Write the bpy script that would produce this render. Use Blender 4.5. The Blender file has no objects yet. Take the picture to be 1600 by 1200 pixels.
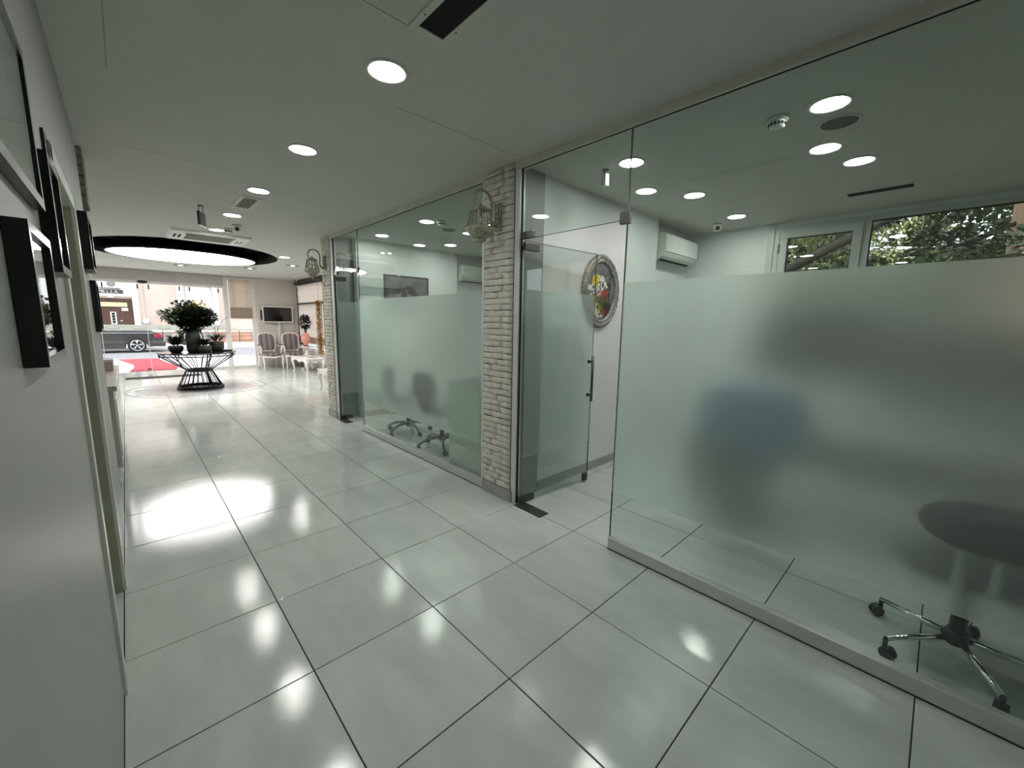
import bpy, bmesh, math, random
from mathutils import Vector, Matrix, noise

R = math.radians
PI = math.pi
SC = bpy.context.scene
COL = SC.collection

# ------------------------------------------------------------------ camera
cam_d = bpy.data.cameras.new('camera')
cam_d.sensor_width = 36.0
cam_d.lens = 633.868 * 36.0 / 1600.0
cam_d.clip_start = 0.01
cam_d.clip_end = 300
cam = bpy.data.objects.new('camera', cam_d)
COL.objects.link(cam)
cr = Vector((0.72764168, -0.68574417, 0.01710308))
cu = Vector((0.0909024, 0.12110964, 0.98846811))
cf = Vector((0.6799076, 0.71769588, -0.15046022))
cam.matrix_world = Matrix(((cr.x, cu.x, -cf.x, 0.13973),
                           (cr.y, cu.y, -cf.y, -1.70408),
                           (cr.z, cu.z, -cf.z, 1.51134),
                           (0, 0, 0, 1)))
SC.camera = cam

# ------------------------------------------------------------------ sky, sun, exposure
world = bpy.data.worlds.new('sky')
SC.world = world
world.use_nodes = True
wb = world.node_tree.nodes['Background']
wb.inputs['Color'].default_value = (0.90, 0.95, 1.0, 1)
wb.inputs['Strength'].default_value = 3.3

sun_d = bpy.data.lights.new('sun', 'SUN')
sun_d.energy = 3.0
sun_d.angle = R(2.0)
sun_d.color = (1.0, 0.95, 0.86)
sun = bpy.data.objects.new('sun', sun_d)
COL.objects.link(sun)
sun.rotation_euler = Vector((0.62, 0.16, -0.77)).to_track_quat('-Z', 'Y').to_euler()
sun.location = (-12, 0, 16)

DOWNLIGHT = 90.0       # luminous surface of the small round ceiling lights
SKYLIGHT_DISC = 16.0    # luminous surface of the big round ceiling light

SC.view_settings.view_transform = 'Standard'
SC.view_settings.look = 'None'
SC.view_settings.gamma = 1
SC.view_settings.use_curve_mapping = False
SC.view_settings.exposure = 0.0
SC.cycles.max_bounces = 12
SC.cycles.diffuse_bounces = 5
SC.cycles.glossy_bounces = 5
SC.cycles.transmission_bounces = 10
SC.cycles.transparent_max_bounces = 24
SC.cycles.sample_clamp_indirect = 40.0
SC.cycles.caustics_reflective = False

# ------------------------------------------------------------------ materials
MATS = {}


def mat(name, color, rough=0.5, metal=0.0, var=0.0, scale=8.0, bump=0.0, bscale=None, spec=0.5,
        emit=None, estr=0.0, coords='Object', stretch=None, coat=0.0, rvar=0.0):
    """plain principled material with optional noise in colour, roughness and relief"""
    m = bpy.data.materials.new(name)
    m.use_nodes = True
    nt = m.node_tree
    b = nt.nodes['Principled BSDF']
    c = (color[0], color[1], color[2], 1)
    b.inputs['Base Color'].default_value = c
    b.inputs['Roughness'].default_value = rough
    b.inputs['Metallic'].default_value = metal
    b.inputs['Specular IOR Level'].default_value = spec
    b.inputs['Coat Weight'].default_value = coat
    if emit:
        b.inputs['Emission Color'].default_value = (*emit, 1)
        b.inputs['Emission Strength'].default_value = estr
    tc = nt.nodes.new('ShaderNodeTexCoord')
    src = tc.outputs[coords]
    if stretch:
        mp = nt.nodes.new('ShaderNodeMapping')
        mp.inputs['Scale'].default_value = stretch
        nt.links.new(src, mp.inputs['Vector'])
        src = mp.outputs['Vector']
    n = nt.nodes.new('ShaderNodeTexNoise')
    n.inputs['Scale'].default_value = scale
    n.inputs['Detail'].default_value = 5
    nt.links.new(src, n.inputs['Vector'])
    if var > 0:
        r = nt.nodes.new('ShaderNodeValToRGB')
        r.color_ramp.elements[0].position = 0.3
        r.color_ramp.elements[1].position = 0.7
        r.color_ramp.elements[0].color = tuple(max(0, x * (1 - var)) for x in color) + (1,)
        r.color_ramp.elements[1].color = tuple(min(1, x * (1 + var)) for x in color) + (1,)
        nt.links.new(n.outputs['Fac'], r.inputs['Fac'])
        nt.links.new(r.outputs['Color'], b.inputs['Base Color'])
    if rvar > 0:
        mr = nt.nodes.new('ShaderNodeMapRange')
        mr.inputs['To Min'].default_value = max(0, rough - rvar)
        mr.inputs['To Max'].default_value = rough + rvar
        nt.links.new(n.outputs['Fac'], mr.inputs['Value'])
        nt.links.new(mr.outputs['Result'], b.inputs['Roughness'])
    if bump > 0:
        n2 = nt.nodes.new('ShaderNodeTexNoise')
        n2.inputs['Scale'].default_value = bscale or scale * 4
        n2.inputs['Detail'].default_value = 4
        nt.links.new(src, n2.inputs['Vector'])
        bp = nt.nodes.new('ShaderNodeBump')
        bp.inputs['Strength'].default_value = bump
        bp.inputs['Distance'].default_value = 0.01
        nt.links.new(n2.outputs['Fac'], bp.inputs['Height'])
        nt.links.new(bp.outputs['Normal'], b.inputs['Normal'])
    MATS[name] = m
    return m


def emission(name, color, strength):
    m = bpy.data.materials.new(name)
    m.use_nodes = True
    nt = m.node_tree
    nt.nodes.remove(nt.nodes['Principled BSDF'])
    e = nt.nodes.new('ShaderNodeEmission')
    e.inputs['Color'].default_value = (*color, 1)
    e.inputs['Strength'].default_value = strength
    nt.links.new(e.outputs[0], nt.nodes['Material Output'].inputs['Surface'])
    MATS[name] = m
    return m


def pane_mat(name, tint, ior=1.5, gloss=0.0):
    """flat sheet glass: tinted see-through with a mirror reflection that grows towards grazing"""
    m = bpy.data.materials.new(name)
    m.use_nodes = True
    nt = m.node_tree
    nt.nodes.remove(nt.nodes['Principled BSDF'])
    t = nt.nodes.new('ShaderNodeBsdfTransparent')
    t.inputs['Color'].default_value = (*tint, 1)
    g = nt.nodes.new('ShaderNodeBsdfGlossy')
    g.inputs['Roughness'].default_value = gloss
    g.inputs['Color'].default_value = (0.95, 1, 0.98, 1)
    fr = nt.nodes.new('ShaderNodeFresnel')
    geo = nt.nodes.new('ShaderNodeNewGeometry')
    mr = nt.nodes.new('ShaderNodeMapRange')      # same reflectance from both sides of each face
    mr.inputs['To Min'].default_value = ior
    mr.inputs['To Max'].default_value = 1.0 / ior
    nt.links.new(geo.outputs['Backfacing'], mr.inputs['Value'])
    nt.links.new(mr.outputs['Result'], fr.inputs['IOR'])
    mx = nt.nodes.new('ShaderNodeMixShader')
    nt.links.new(fr.outputs[0], mx.inputs[0])
    nt.links.new(t.outputs[0], mx.inputs[1])
    nt.links.new(g.outputs[0], mx.inputs[2])
    nt.links.new(mx.outputs[0], nt.nodes['Material Output'].inputs['Surface'])
    MATS[name] = m
    return m


def frost_mat(name, tint, rough, ior, milk, milk_col):
    """sand-blasted film: strongly scattering see-through sheet with a milky share"""
    m = bpy.data.materials.new(name)
    m.use_nodes = True
    nt = m.node_tree
    nt.nodes.remove(nt.nodes['Principled BSDF'])
    g = nt.nodes.new('ShaderNodeBsdfGlass')
    g.distribution = 'MULTI_GGX'
    g.inputs['Color'].default_value = (*tint, 1)
    g.inputs['Roughness'].default_value = rough
    g.inputs['IOR'].default_value = ior
    d = nt.nodes.new('ShaderNodeBsdfDiffuse')
    d.inputs['Color'].default_value = (*milk_col, 1)
    tl = nt.nodes.new('ShaderNodeBsdfTranslucent')
    tl.inputs['Color'].default_value = (*milk_col, 1)
    m1 = nt.nodes.new('ShaderNodeMixShader')
    m1.inputs[0].default_value = 0.12
    nt.links.new(d.outputs[0], m1.inputs[1])
    nt.links.new(tl.outputs[0], m1.inputs[2])
    mx = nt.nodes.new('ShaderNodeMixShader')
    n = nt.nodes.new('ShaderNodeTexNoise')
    n.inputs['Scale'].default_value = 300
    mr = nt.nodes.new('ShaderNodeMapRange')
    mr.inputs['To Min'].default_value = milk * 0.9
    mr.inputs['To Max'].default_value = milk * 1.1
    nt.links.new(n.outputs['Fac'], mr.inputs['Value'])
    nt.links.new(mr.outputs['Result'], mx.inputs[0])
    nt.links.new(g.outputs[0], mx.inputs[1])
    nt.links.new(m1.outputs[0], mx.inputs[2])
    nt.links.new(mx.outputs[0], nt.nodes['Material Output'].inputs['Surface'])
    MATS[name] = m
    return m


def cloth_mat(name, color, trans=0.5, var=0.05, scale=60, stretch=None):
    """thin blind cloth that lets daylight through"""
    m = bpy.data.materials.new(name)
    m.use_nodes = True
    nt = m.node_tree
    nt.nodes.remove(nt.nodes['Principled BSDF'])
    d = nt.nodes.new('ShaderNodeBsdfDiffuse')
    t = nt.nodes.new('ShaderNodeBsdfTranslucent')
    tc = nt.nodes.new('ShaderNodeTexCoord')
    mp = nt.nodes.new('ShaderNodeMapping')
    mp.inputs['Scale'].default_value = stretch or (1, 1, 1)
    nt.links.new(tc.outputs['Object'], mp.inputs['Vector'])
    n = nt.nodes.new('ShaderNodeTexNoise')
    n.inputs['Scale'].default_value = scale
    nt.links.new(mp.outputs['Vector'], n.inputs['Vector'])
    r = nt.nodes.new('ShaderNodeValToRGB')
    r.color_ramp.elements[0].color = tuple(x * (1 - var) for x in color) + (1,)
    r.color_ramp.elements[1].color = tuple(min(1, x * (1 + var)) for x in color) + (1,)
    nt.links.new(n.outputs['Fac'], r.inputs['Fac'])
    nt.links.new(r.outputs['Color'], d.inputs['Color'])
    nt.links.new(r.outputs['Color'], t.inputs['Color'])
    mx = nt.nodes.new('ShaderNodeMixShader')
    mx.inputs[0].default_value = trans
    nt.links.new(d.outputs[0], mx.inputs[1])
    nt.links.new(t.outputs[0], mx.inputs[2])
    nt.links.new(mx.outputs[0], nt.nodes['Material Output'].inputs['Surface'])
    MATS[name] = m
    return m


def stripe_mat(name, cols, pitch, axis=0):
    """woven stripes along one object axis"""
    m = bpy.data.materials.new(name)
    m.use_nodes = True
    nt = m.node_tree
    b = nt.nodes['Principled BSDF']
    b.inputs['Roughness'].default_value = 0.85
    tc = nt.nodes.new('ShaderNodeTexCoord')
    sp = nt.nodes.new('ShaderNodeSeparateXYZ')
    nt.links.new(tc.outputs['Object'], sp.inputs[0])
    dv = nt.nodes.new('ShaderNodeMath')
    dv.operation = 'DIVIDE'
    dv.inputs[1].default_value = pitch
    nt.links.new(sp.outputs[axis], dv.inputs[0])
    fr = nt.nodes.new('ShaderNodeMath')
    fr.operation = 'FRACT'
    nt.links.new(dv.outputs[0], fr.inputs[0])
    r = nt.nodes.new('ShaderNodeValToRGB')
    r.color_ramp.interpolation = 'CONSTANT'
    r.color_ramp.elements[0].position = 0
    r.color_ramp.elements[0].color = (*cols[0][1], 1)
    r.color_ramp.elements[1].position = cols[1][0]
    r.color_ramp.elements[1].color = (*cols[1][1], 1)
    for pos, c in cols[2:]:
        e = r.color_ramp.elements.new(pos)
        e.color = (*c, 1)
    nt.links.new(fr.outputs[0], r.inputs['Fac'])
    nt.links.new(r.outputs['Color'], b.inputs['Base Color'])
    MATS[name] = m
    return m


def tile_mat():
    """glazed porcelain with faint drifting clouds along the tile and a slightly rippled gloss"""
    m = bpy.data.materials.new('porcelain tile')
    m.use_nodes = True
    nt = m.node_tree
    b = nt.nodes['Principled BSDF']
    b.inputs['Specular IOR Level'].default_value = 0.55
    geo = nt.nodes.new('ShaderNodeNewGeometry')
    oi = nt.nodes.new('ShaderNodeObjectInfo')
    mp = nt.nodes.new('ShaderNodeMapping')
    mp.inputs['Scale'].default_value = (3.2, 1.1, 1)
    nt.links.new(geo.outputs['Position'], mp.inputs['Vector'])
    n = nt.nodes.new('ShaderNodeTexNoise')
    n.inputs['Scale'].default_value = 1.6
    n.inputs['Detail'].default_value = 6
    n.inputs['Roughness'].default_value = 0.6
    nt.links.new(mp.outputs['Vector'], n.inputs['Vector'])
    r = nt.nodes.new('ShaderNodeValToRGB')
    r.color_ramp.elements[0].position = 0.3
    r.color_ramp.elements[0].color = (0.50, 0.54, 0.512, 1)
    r.color_ramp.elements[1].position = 0.72
    r.color_ramp.elements[1].color = (0.625, 0.668, 0.638, 1)
    nt.links.new(n.outputs['Fac'], r.inputs['Fac'])
    hs = nt.nodes.new('ShaderNodeHueSaturation')
    mr = nt.nodes.new('ShaderNodeMapRange')
    mr.inputs['To Min'].default_value = 0.95
    mr.inputs['To Max'].default_value = 1.05
    nt.links.new(oi.outputs['Random'], mr.inputs['Value'])
    nt.links.new(mr.outputs['Result'], hs.inputs['Value'])
    nt.links.new(r.outputs['Color'], hs.inputs['Color'])
    nt.links.new(hs.outputs['Color'], b.inputs['Base Color'])
    n2 = nt.nodes.new('ShaderNodeTexNoise')
    n2.inputs['Scale'].default_value = 5
    n2.inputs['Detail'].default_value = 3
    nt.links.new(geo.outputs['Position'], n2.inputs['Vector'])
    m2 = nt.nodes.new('ShaderNodeMapRange')
    m2.inputs['To Min'].default_value = 0.05
    m2.inputs['To Max'].default_value = 0.10
    nt.links.new(n2.outputs['Fac'], m2.inputs['Value'])
    nt.links.new(m2.outputs['Result'], b.inputs['Roughness'])
    n3 = nt.nodes.new('ShaderNodeTexNoise')
    n3.inputs['Scale'].default_value = 240
    n3.inputs['Detail'].default_value = 2
    nt.links.new(geo.outputs['Position'], n3.inputs['Vector'])
    bp = nt.nodes.new('ShaderNodeBump')
    bp.inputs['Strength'].default_value = 0.05
    bp.inputs['Distance'].default_value = 0.004
    nt.links.new(n3.outputs['Fac'], bp.inputs['Height'])
    nt.links.new(bp.outputs['Normal'], b.inputs['Normal'])
    MATS['tile'] = m


tile_mat()
mat('grout', (0.02, 0.022, 0.02), 0.9, var=0.2)
mat('ceiling_paint', (0.60, 0.60, 0.565), 0.9, var=0.02, scale=3, bump=0.05, bscale=220)
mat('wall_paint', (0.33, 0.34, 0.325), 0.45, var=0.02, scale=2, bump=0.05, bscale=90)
mat('room_paint', (0.76, 0.78, 0.765), 0.7, var=0.02, scale=2, bump=0.04, bscale=90)
mat('lobby_paint', (0.62, 0.57, 0.53), 0.7, var=0.03, scale=2)
mat('olive_with_shade', (0.30, 0.31, 0.24), 0.5, var=0.05)  # olive darkened in the colour for the shade inside the doorway
mat('casing', (0.60, 0.61, 0.56), 0.35, var=0.03)
mat('joint', (0.22, 0.22, 0.20), 0.9)
mat('alu', (0.60, 0.62, 0.60), 0.35, 0.25, var=0.04, scale=4, stretch=(1, 0.1, 8))
mat('alu_white', (0.70, 0.71, 0.69), 0.4, 0.2, var=0.03)
mat('steel', (0.11, 0.11, 0.105), 0.3, 0.85, var=0.1, scale=30, stretch=(1, 1, 12))
mat('chrome', (0.75, 0.76, 0.76), 0.09, 1.0, rvar=0.03)
mat('dark_steel', (0.16, 0.165, 0.155), 0.3, 0.8, var=0.15, scale=12)
mat('black_plastic', (0.012, 0.012, 0.012), 0.4, var=0.2)
mat('black_frame', (0.006, 0.006, 0.006), 0.28, var=0.2)
mat('black_fabric', (0.012, 0.012, 0.013), 0.8, var=0.25, scale=60)
mat('brick_paint', (0.66, 0.64, 0.56), 0.85, var=0.10, scale=26, bump=0.8, bscale=45)
mat('brick_joint', (0.10, 0.09, 0.07), 0.95, var=0.3, scale=40)
mat('lantern', (0.36, 0.35, 0.27), 0.55, 0.25, var=0.35, scale=40, bump=0.3, bscale=120)
mat('stained_brick', (0.30, 0.275, 0.22), 0.85, var=0.35, scale=25, bump=0.4)
mat('lantern_dark', (0.10, 0.10, 0.075), 0.5, 0.4, var=0.3, scale=40)
mat('white_plastic', (0.72, 0.74, 0.69), 0.35, var=0.02)
mat('white_gloss', (0.78, 0.78, 0.75), 0.2, var=0.02)
mat('vent_white', (0.62, 0.62, 0.55), 0.5, var=0.04)
mat('void', (0.004, 0.004, 0.004), 0.9)
mat('dark_brown', (0.030, 0.023, 0.019), 0.6, var=0.2)
mat('grille', (0.16, 0.14, 0.11), 0.6, var=0.25, scale=40)
mat('speaker_mesh', (0.12, 0.125, 0.115), 0.7, var=0.2, scale=200)
mat('antique_frame', (0.30, 0.30, 0.27), 0.4, 0.5, var=0.55, scale=45, bump=0.7, bscale=60)
mat('canvas', (0.13, 0.145, 0.155), 0.6, var=0.5, scale=9, bump=0.4, bscale=40)
for nm, c in dict(paint_yellow=(0.75, 0.60, 0.04), paint_white=(0.72, 0.74, 0.74), paint_red=(0.42, 0.045, 0.02),
                  paint_pink=(0.62, 0.42, 0.47), paint_green=(0.07, 0.10, 0.03), paint_olive=(0.30, 0.27, 0.05),
                  paint_dark=(0.03, 0.025, 0.02), paint_cream=(0.62, 0.60, 0.45)).items():
    mat(nm, c, 0.5, var=0.25, scale=30)
mat('screen', (0.006, 0.006, 0.008), 0.12, spec=0.6)
mat('photo_print', (0.13, 0.125, 0.13), 0.25, var=0.75, scale=5)
mat('print_light', (0.30, 0.28, 0.29), 0.25, var=0.3, scale=9)
mat('art_print', (0.42, 0.43, 0.42), 0.08, var=0.25, scale=4, spec=0.8)
mat('desk_white', (0.66, 0.70, 0.67), 0.3, var=0.02)
mat('desk_edge', (0.12, 0.15, 0.14), 0.3)
mat('desk_wood', (0.36, 0.34, 0.30), 0.45, var=0.12, scale=5, stretch=(1, 8, 8))
mat('blue_fabric', (0.05, 0.17, 0.32), 0.85, var=0.15, scale=50)
mat('dark_cabinet', (0.035, 0.037, 0.035), 0.6, var=0.15)
mat('skirting', (0.36, 0.37, 0.355), 0.3, var=0.08, scale=5)
mat('wire_black', (0.008, 0.008, 0.008), 0.4, 0.3)
mat('glass_top', (0.02, 0.02, 0.02), 0.08)
mat('white_lacquer', (0.80, 0.77, 0.74), 0.3, var=0.03)
stripe_mat('stripes', [(0, (0.17, 0.135, 0.14)), (0.30, (0.50, 0.46, 0.45)), (0.36, (0.22, 0.175, 0.185)),
                       (0.62, (0.42, 0.37, 0.375)), (0.70, (0.14, 0.11, 0.115))], 0.16, 0)
mat('pink_glass', (0.70, 0.31, 0.25), 0.1, var=0.15)
mat('leaf_dark', (0.012, 0.018, 0.008), 0.45, var=0.5, scale=12)
mat('leaf_mid', (0.035, 0.055, 0.016), 0.45, var=0.4, scale=12)
mat('petal_plum', (0.035, 0.025, 0.055), 0.6, var=0.3)
mat('petal_cream', (0.50, 0.47, 0.33), 0.6, var=0.2)
mat('petal_yellow', (0.42, 0.36, 0.05), 0.6, var=0.2)
mat('petal_dark', (0.010, 0.006, 0.008), 0.7, var=0.3)
mat('urn_grey', (0.11, 0.12, 0.11), 0.7, var=0.25, scale=14)
mat('urn_brown', (0.06, 0.047, 0.035), 0.7, var=0.3, scale=14)
mat('pot_black', (0.012, 0.012, 0.012), 0.4)
mat('pot_green', (0.05, 0.055, 0.035), 0.6, var=0.2)
mat('gold', (0.55, 0.30, 0.02), 0.3, 0.7, var=0.4, scale=60)
mat('inlay', (0.36, 0.36, 0.38), 0.2, var=0.10, scale=6)
cloth_mat('blind_cloth', (0.52, 0.43, 0.35), 0.45, 0.10, 10, (1, 1, 18))
cloth_mat('sheer_cloth', (0.60, 0.51, 0.44), 0.6, 0.14, 8, (1, 1, 14))
mat('reception_paint', (0.47, 0.48, 0.45), 0.45, var=0.03)
mat('reception_top', (0.50, 0.44, 0.39), 0.4, var=0.08)
mat('magazine', (0.10, 0.10, 0.11), 0.3, var=0.9, scale=20)
mat('magazine_light', (0.55, 0.53, 0.50), 0.3, var=0.3, scale=20)
mat('upvc', (0.60, 0.63, 0.60), 0.35, var=0.02)
mat('gasket', (0.02, 0.02, 0.02), 0.7)
mat('bark', (0.035, 0.028, 0.022), 0.9, var=0.4, scale=12, bump=0.8, bscale=20)
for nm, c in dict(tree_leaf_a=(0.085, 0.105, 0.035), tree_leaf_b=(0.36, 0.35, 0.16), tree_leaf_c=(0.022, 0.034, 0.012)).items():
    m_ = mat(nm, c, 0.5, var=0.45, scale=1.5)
mat('pavement', (0.66, 0.655, 0.64), 0.8, var=0.05, scale=2)
mat('asphalt', (0.24, 0.24, 0.255), 0.9, var=0.1, scale=3)
mat('kerb', (0.42, 0.42, 0.42), 0.8, var=0.1)
mat('earth', (0.16, 0.14, 0.10), 0.95, var=0.3, scale=3)
mat('red_carpet', (0.40, 0.045, 0.06), 0.9, var=0.12, scale=30)
mat('rubber_mat', (0.085, 0.085, 0.085), 0.9, var=0.2, scale=40)
mat('pink_stucco', (0.56, 0.44, 0.38), 0.9, var=0.05, scale=1.5)
mat('pink_brick', (0.42, 0.24, 0.17), 0.9, var=0.2, scale=5)
mat('stone_white', (0.72, 0.70, 0.67), 0.8, var=0.04)
mat('stone_grey', (0.34, 0.32, 0.31), 0.9, var=0.25, scale=4)
mat('brown_wood', (0.075, 0.030, 0.020), 0.45, var=0.15, scale=3)
mat('sign_yellow', (0.75, 0.66, 0.33), 0.5, var=0.05)
mat('sign_dark', (0.05, 0.05, 0.05), 0.5)
mat('sign_matt', (0.05, 0.052, 0.045), 0.9, spec=0.1)
mat('sign_letter', (0.75, 0.75, 0.72), 0.5)
mat('shutter_grey', (0.48, 0.45, 0.44), 0.6, var=0.06)
mat('car_paint', (0.045, 0.046, 0.045), 0.22, 0.3, var=0.05, coat=0.6)
mat('car_glass', (0.012, 0.014, 0.016), 0.06)
mat('car_light', (0.38, 0.02, 0.05), 0.15)
mat('tire', (0.010, 0.010, 0.010), 0.8)
mat('rim', (0.62, 0.62, 0.63), 0.25, 0.7)
mat('decal', (0.80, 0.84, 0.78), 0.7)
mat('decal_line', (0.30, 0.34, 0.32), 0.6)
mat('black_paint', (0.008, 0.008, 0.008), 0.5)
mat('hedge_leaf', (0.17, 0.15, 0.07), 0.6, var=0.5, scale=5)
mat('street_white', (0.72, 0.73, 0.75), 0.5)

pane_mat('pane_green', (0.905, 0.955, 0.93), 1.52)
pane_mat('pane_door', (0.90, 0.94, 0.925), 1.50)
pane_mat('pane_clear', (0.97, 0.98, 0.98), 1.45)
pane_mat('pane_window', (0.96, 0.97, 0.96), 1.6)
mat('glass_edge', (0.05, 0.085, 0.07), 0.2)
frost_mat('frost', (0.93, 0.975, 0.95), 0.82, 1.15, 0.155, (0.84, 0.90, 0.87))
emission('lamp_white', (0.992, 1.0, 0.955), DOWNLIGHT)
emission('panel_white', (1.0, 0.97, 0.93), SKYLIGHT_DISC)
emission('spot_white', (1.0, 0.97, 0.92), 6.0)


# ------------------------------------------------------------------ mesh helpers
class MB:
    def __init__(self):
        self.v = []
        self.f = []
        self.m = []
        self.sm = []
        self.mi = 0

    def add(self, vs, fs, smooth=False):
        o = len(self.v)
        self.v += [tuple(x) for x in vs]
        for f in fs:
            self.f.append(tuple(i + o for i in f))
            self.m.append(self.mi)
            self.sm.append(smooth)
        return self

    def box(self, x0, x1, y0, y1, z0, z1):
        vs = [(x0, y0, z0), (x1, y0, z0), (x1, y1, z0), (x0, y1, z0), (x0, y0, z1), (x1, y0, z1), (x1, y1, z1), (x0, y1, z1)]
        return self.add(vs, [(0, 3, 2, 1), (4, 5, 6, 7), (0, 1, 5, 4), (1, 2, 6, 5), (2, 3, 7, 6), (3, 0, 4, 7)])

    def cbox(self, x0, x1, y0, y1, z0, z1, c):
        """box with chamfered edges on every side"""
        bm = bmesh.new()
        bmesh.ops.create_cube(bm, size=1)
        for v in bm.verts:
            v.co = Vector(((x0 + x1) / 2 + v.co.x * (x1 - x0), (y0 + y1) / 2 + v.co.y * (y1 - y0), (z0 + z1) / 2 + v.co.z * (z1 - z0)))
        bmesh.ops.bevel(bm, geom=bm.edges[:], offset=c, segments=2, affect='EDGES', profile=0.6)
        return self.bm(bm)

    def bm(self, bm, smooth=False):
        bm.verts.ensure_lookup_table()
        bm.verts.index_update()
        self.add([v.co for v in bm.verts], [[v.index for v in f.verts] for f in bm.faces], smooth)
        bm.free()
        return self

    def tube(self, pts, rad, seg=8, closed=False, caps=True, flat=None):
        """swept round tube along points; rad a number or a list; flat=(a,b) squashes the section"""
        pts = [Vector(p) for p in pts]
        n = len(pts)
        rs = rad if isinstance(rad, (list, tuple)) else [rad] * n
        rings = []
        prev = None
        for i in range(n):
            if closed:
                t = pts[(i + 1) % n] - pts[i - 1]
            else:
                t = pts[min(i + 1, n - 1)] - pts[max(i - 1, 0)]
            if t.length < 1e-9:
                t = Vector((0, 0, 1))
            t.normalize()
            if prev is None:
                a = Vector((0, 0, 1)) if abs(t.z) < 0.9 else Vector((1, 0, 0))
                nx = t.cross(a).normalized()
            else:
                nx = (prev - t * prev.dot(t))
                if nx.length < 1e-6:
                    nx = t.orthogonal()
                nx.normalize()
            prev = nx
            ny = t.cross(nx)
            ring = []
            for k in range(seg):
                a = 2 * PI * k / seg
                ca, sa = math.cos(a), math.sin(a)
                if flat:
                    ca *= flat[0]
                    sa *= flat[1]
                ring.append(pts[i] + (nx * ca + ny * sa) * rs[i])
            rings.append(ring)
        vs = [v for r in rings for v in r]
        fs = []
        for i in range(n if closed else n - 1):
            j = (i + 1) % n
            for k in range(seg):
                k2 = (k + 1) % seg
                fs.append((i * seg + k, i * seg + k2, j * seg + k2, j * seg + k))
        self.add(vs, fs, True)
        if caps and not closed:
            o = len(self.v) - len(vs)
            self.f.append(tuple(o + k for k in range(seg))[::-1]); self.m.append(self.mi); self.sm.append(False)
            self.f.append(tuple(o + (n - 1) * seg + k for k in range(seg))); self.m.append(self.mi); self.sm.append(False)
        return self

    def lathe(self, prof, seg=24, c=(0, 0, 0), sx=1.0, sy=1.0, smooth=True, rot=0.0):
        vs, fs = [], []
        for r, z in prof:
            for k in range(seg):
                a = 2 * PI * k / seg + rot
                vs.append((c[0] + r * math.cos(a) * sx, c[1] + r * math.sin(a) * sy, c[2] + z))
        for i in range(len(prof) - 1):
            for k in range(seg):
                k2 = (k + 1) % seg
                fs.append((i * seg + k, i * seg + k2, (i + 1) * seg + k2, (i + 1) * seg + k))
        self.add(vs, fs, smooth)
        o = len(self.v) - len(vs)
        for i, rev in ((0, True), (len(prof) - 1, False)):
            if prof[i][0] > 1e-5 and prof[0] != prof[-1]:
                f = tuple(o + i * seg + k for k in range(seg))
                self.f.append(f[::-1] if rev else f); self.m.append(self.mi); self.sm.append(False)
        return self

    def cyl(self, p0, p1, r, seg=12):
        return self.tube([p0, p1], r, seg)

    def prism(self, poly, axis, a0, a1):
        """polygon (2-D list) extruded along axis 'x','y','z'"""
        def P(u, v, w):
            return {'x': (w, u, v), 'y': (u, w, v), 'z': (u, v, w)}[axis]
        n = len(poly)
        vs = [P(u, v, a0) for u, v in poly] + [P(u, v, a1) for u, v in poly]
        fs = [tuple(range(n))[::-1], tuple(range(n, 2 * n))]
        fs += [(i, (i + 1) % n, n + (i + 1) % n, n + i) for i in range(n)]
        return self.add(vs, fs)

    def sphere(self, c, r, seg=10, sz=1.0):
        n = max(4, seg // 2)
        prof = [(r * math.sin(PI * i / n), -r * sz * math.cos(PI * i / n)) for i in range(n + 1)]
        prof[0] = (1e-4 * r, prof[0][1])
        prof[-1] = (1e-4 * r, prof[-1][1])
        return self.lathe(prof, seg, c)

    def leaf(self, c, d, up, l, w):
        """a small pointed leaf folded along its middle"""
        d = Vector(d).normalized()
        s = d.cross(Vector(up))
        if s.length < 1e-4:
            s = d.orthogonal()
        s.normalize()
        n = s.cross(d)
        c = Vector(c)
        vs = [c, c + d * l * 0.45 + s * w * 0.5 + n * w * 0.15, c + d * l, c + d * l * 0.45 - s * w * 0.5 + n * w * 0.15]
        return self.add(vs, [(0, 1, 2), (0, 2, 3)])

    def build(self, name, mats, parent=None, loc=None, rz=0, smooth=None):
        me = bpy.data.meshes.new(name)
        me.from_pydata(self.v, [], self.f)
        if not isinstance(mats, (list, tuple)):
            mats = [mats]
        for x in mats:
            me.materials.append(MATS[x])
        for p, mi, s in zip(me.polygons, self.m, self.sm):
            p.material_index = mi
            p.use_smooth = s if smooth is None else smooth
        me.update()
        return link(name, me, parent, loc, rz)


def link(name, me, parent=None, loc=None, rz=0):
    o = bpy.data.objects.new(name, me)
    COL.objects.link(o)
    o.parent = parent
    if loc:
        o.location = loc
    if rz:
        o.rotation_euler = (0, 0, rz)
    return o


def tag(o, label, cat, group=None, kind=None):
    o['label'] = label
    o['category'] = cat
    if group:
        o['group'] = group
    if kind:
        o['kind'] = kind
    return o


def thing(name, label, cat, loc=(0, 0, 0), rz=0, group=None, kind=None):
    o = bpy.data.objects.new(name, None)
    o.empty_display_size = 0.1
    COL.objects.link(o)
    o.location = loc
    o.rotation_euler = (0, 0, rz)
    return tag(o, label, cat, group, kind)


def copy_tree(src, parent=None):
    c = src.copy()
    COL.objects.link(c)
    c.parent = parent
    for ch in list(src.children):
        copy_tree(ch, c)
    return c


def box_obj(name, m, x0, x1, y0, y1, z0, z1, parent=None, c=0.0):
    b = MB()
    if c:
        b.cbox(x0, x1, y0, y1, z0, z1, c)
    else:
        b.box(x0, x1, y0, y1, z0, z1)
    return b.build(name, m, parent)


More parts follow.
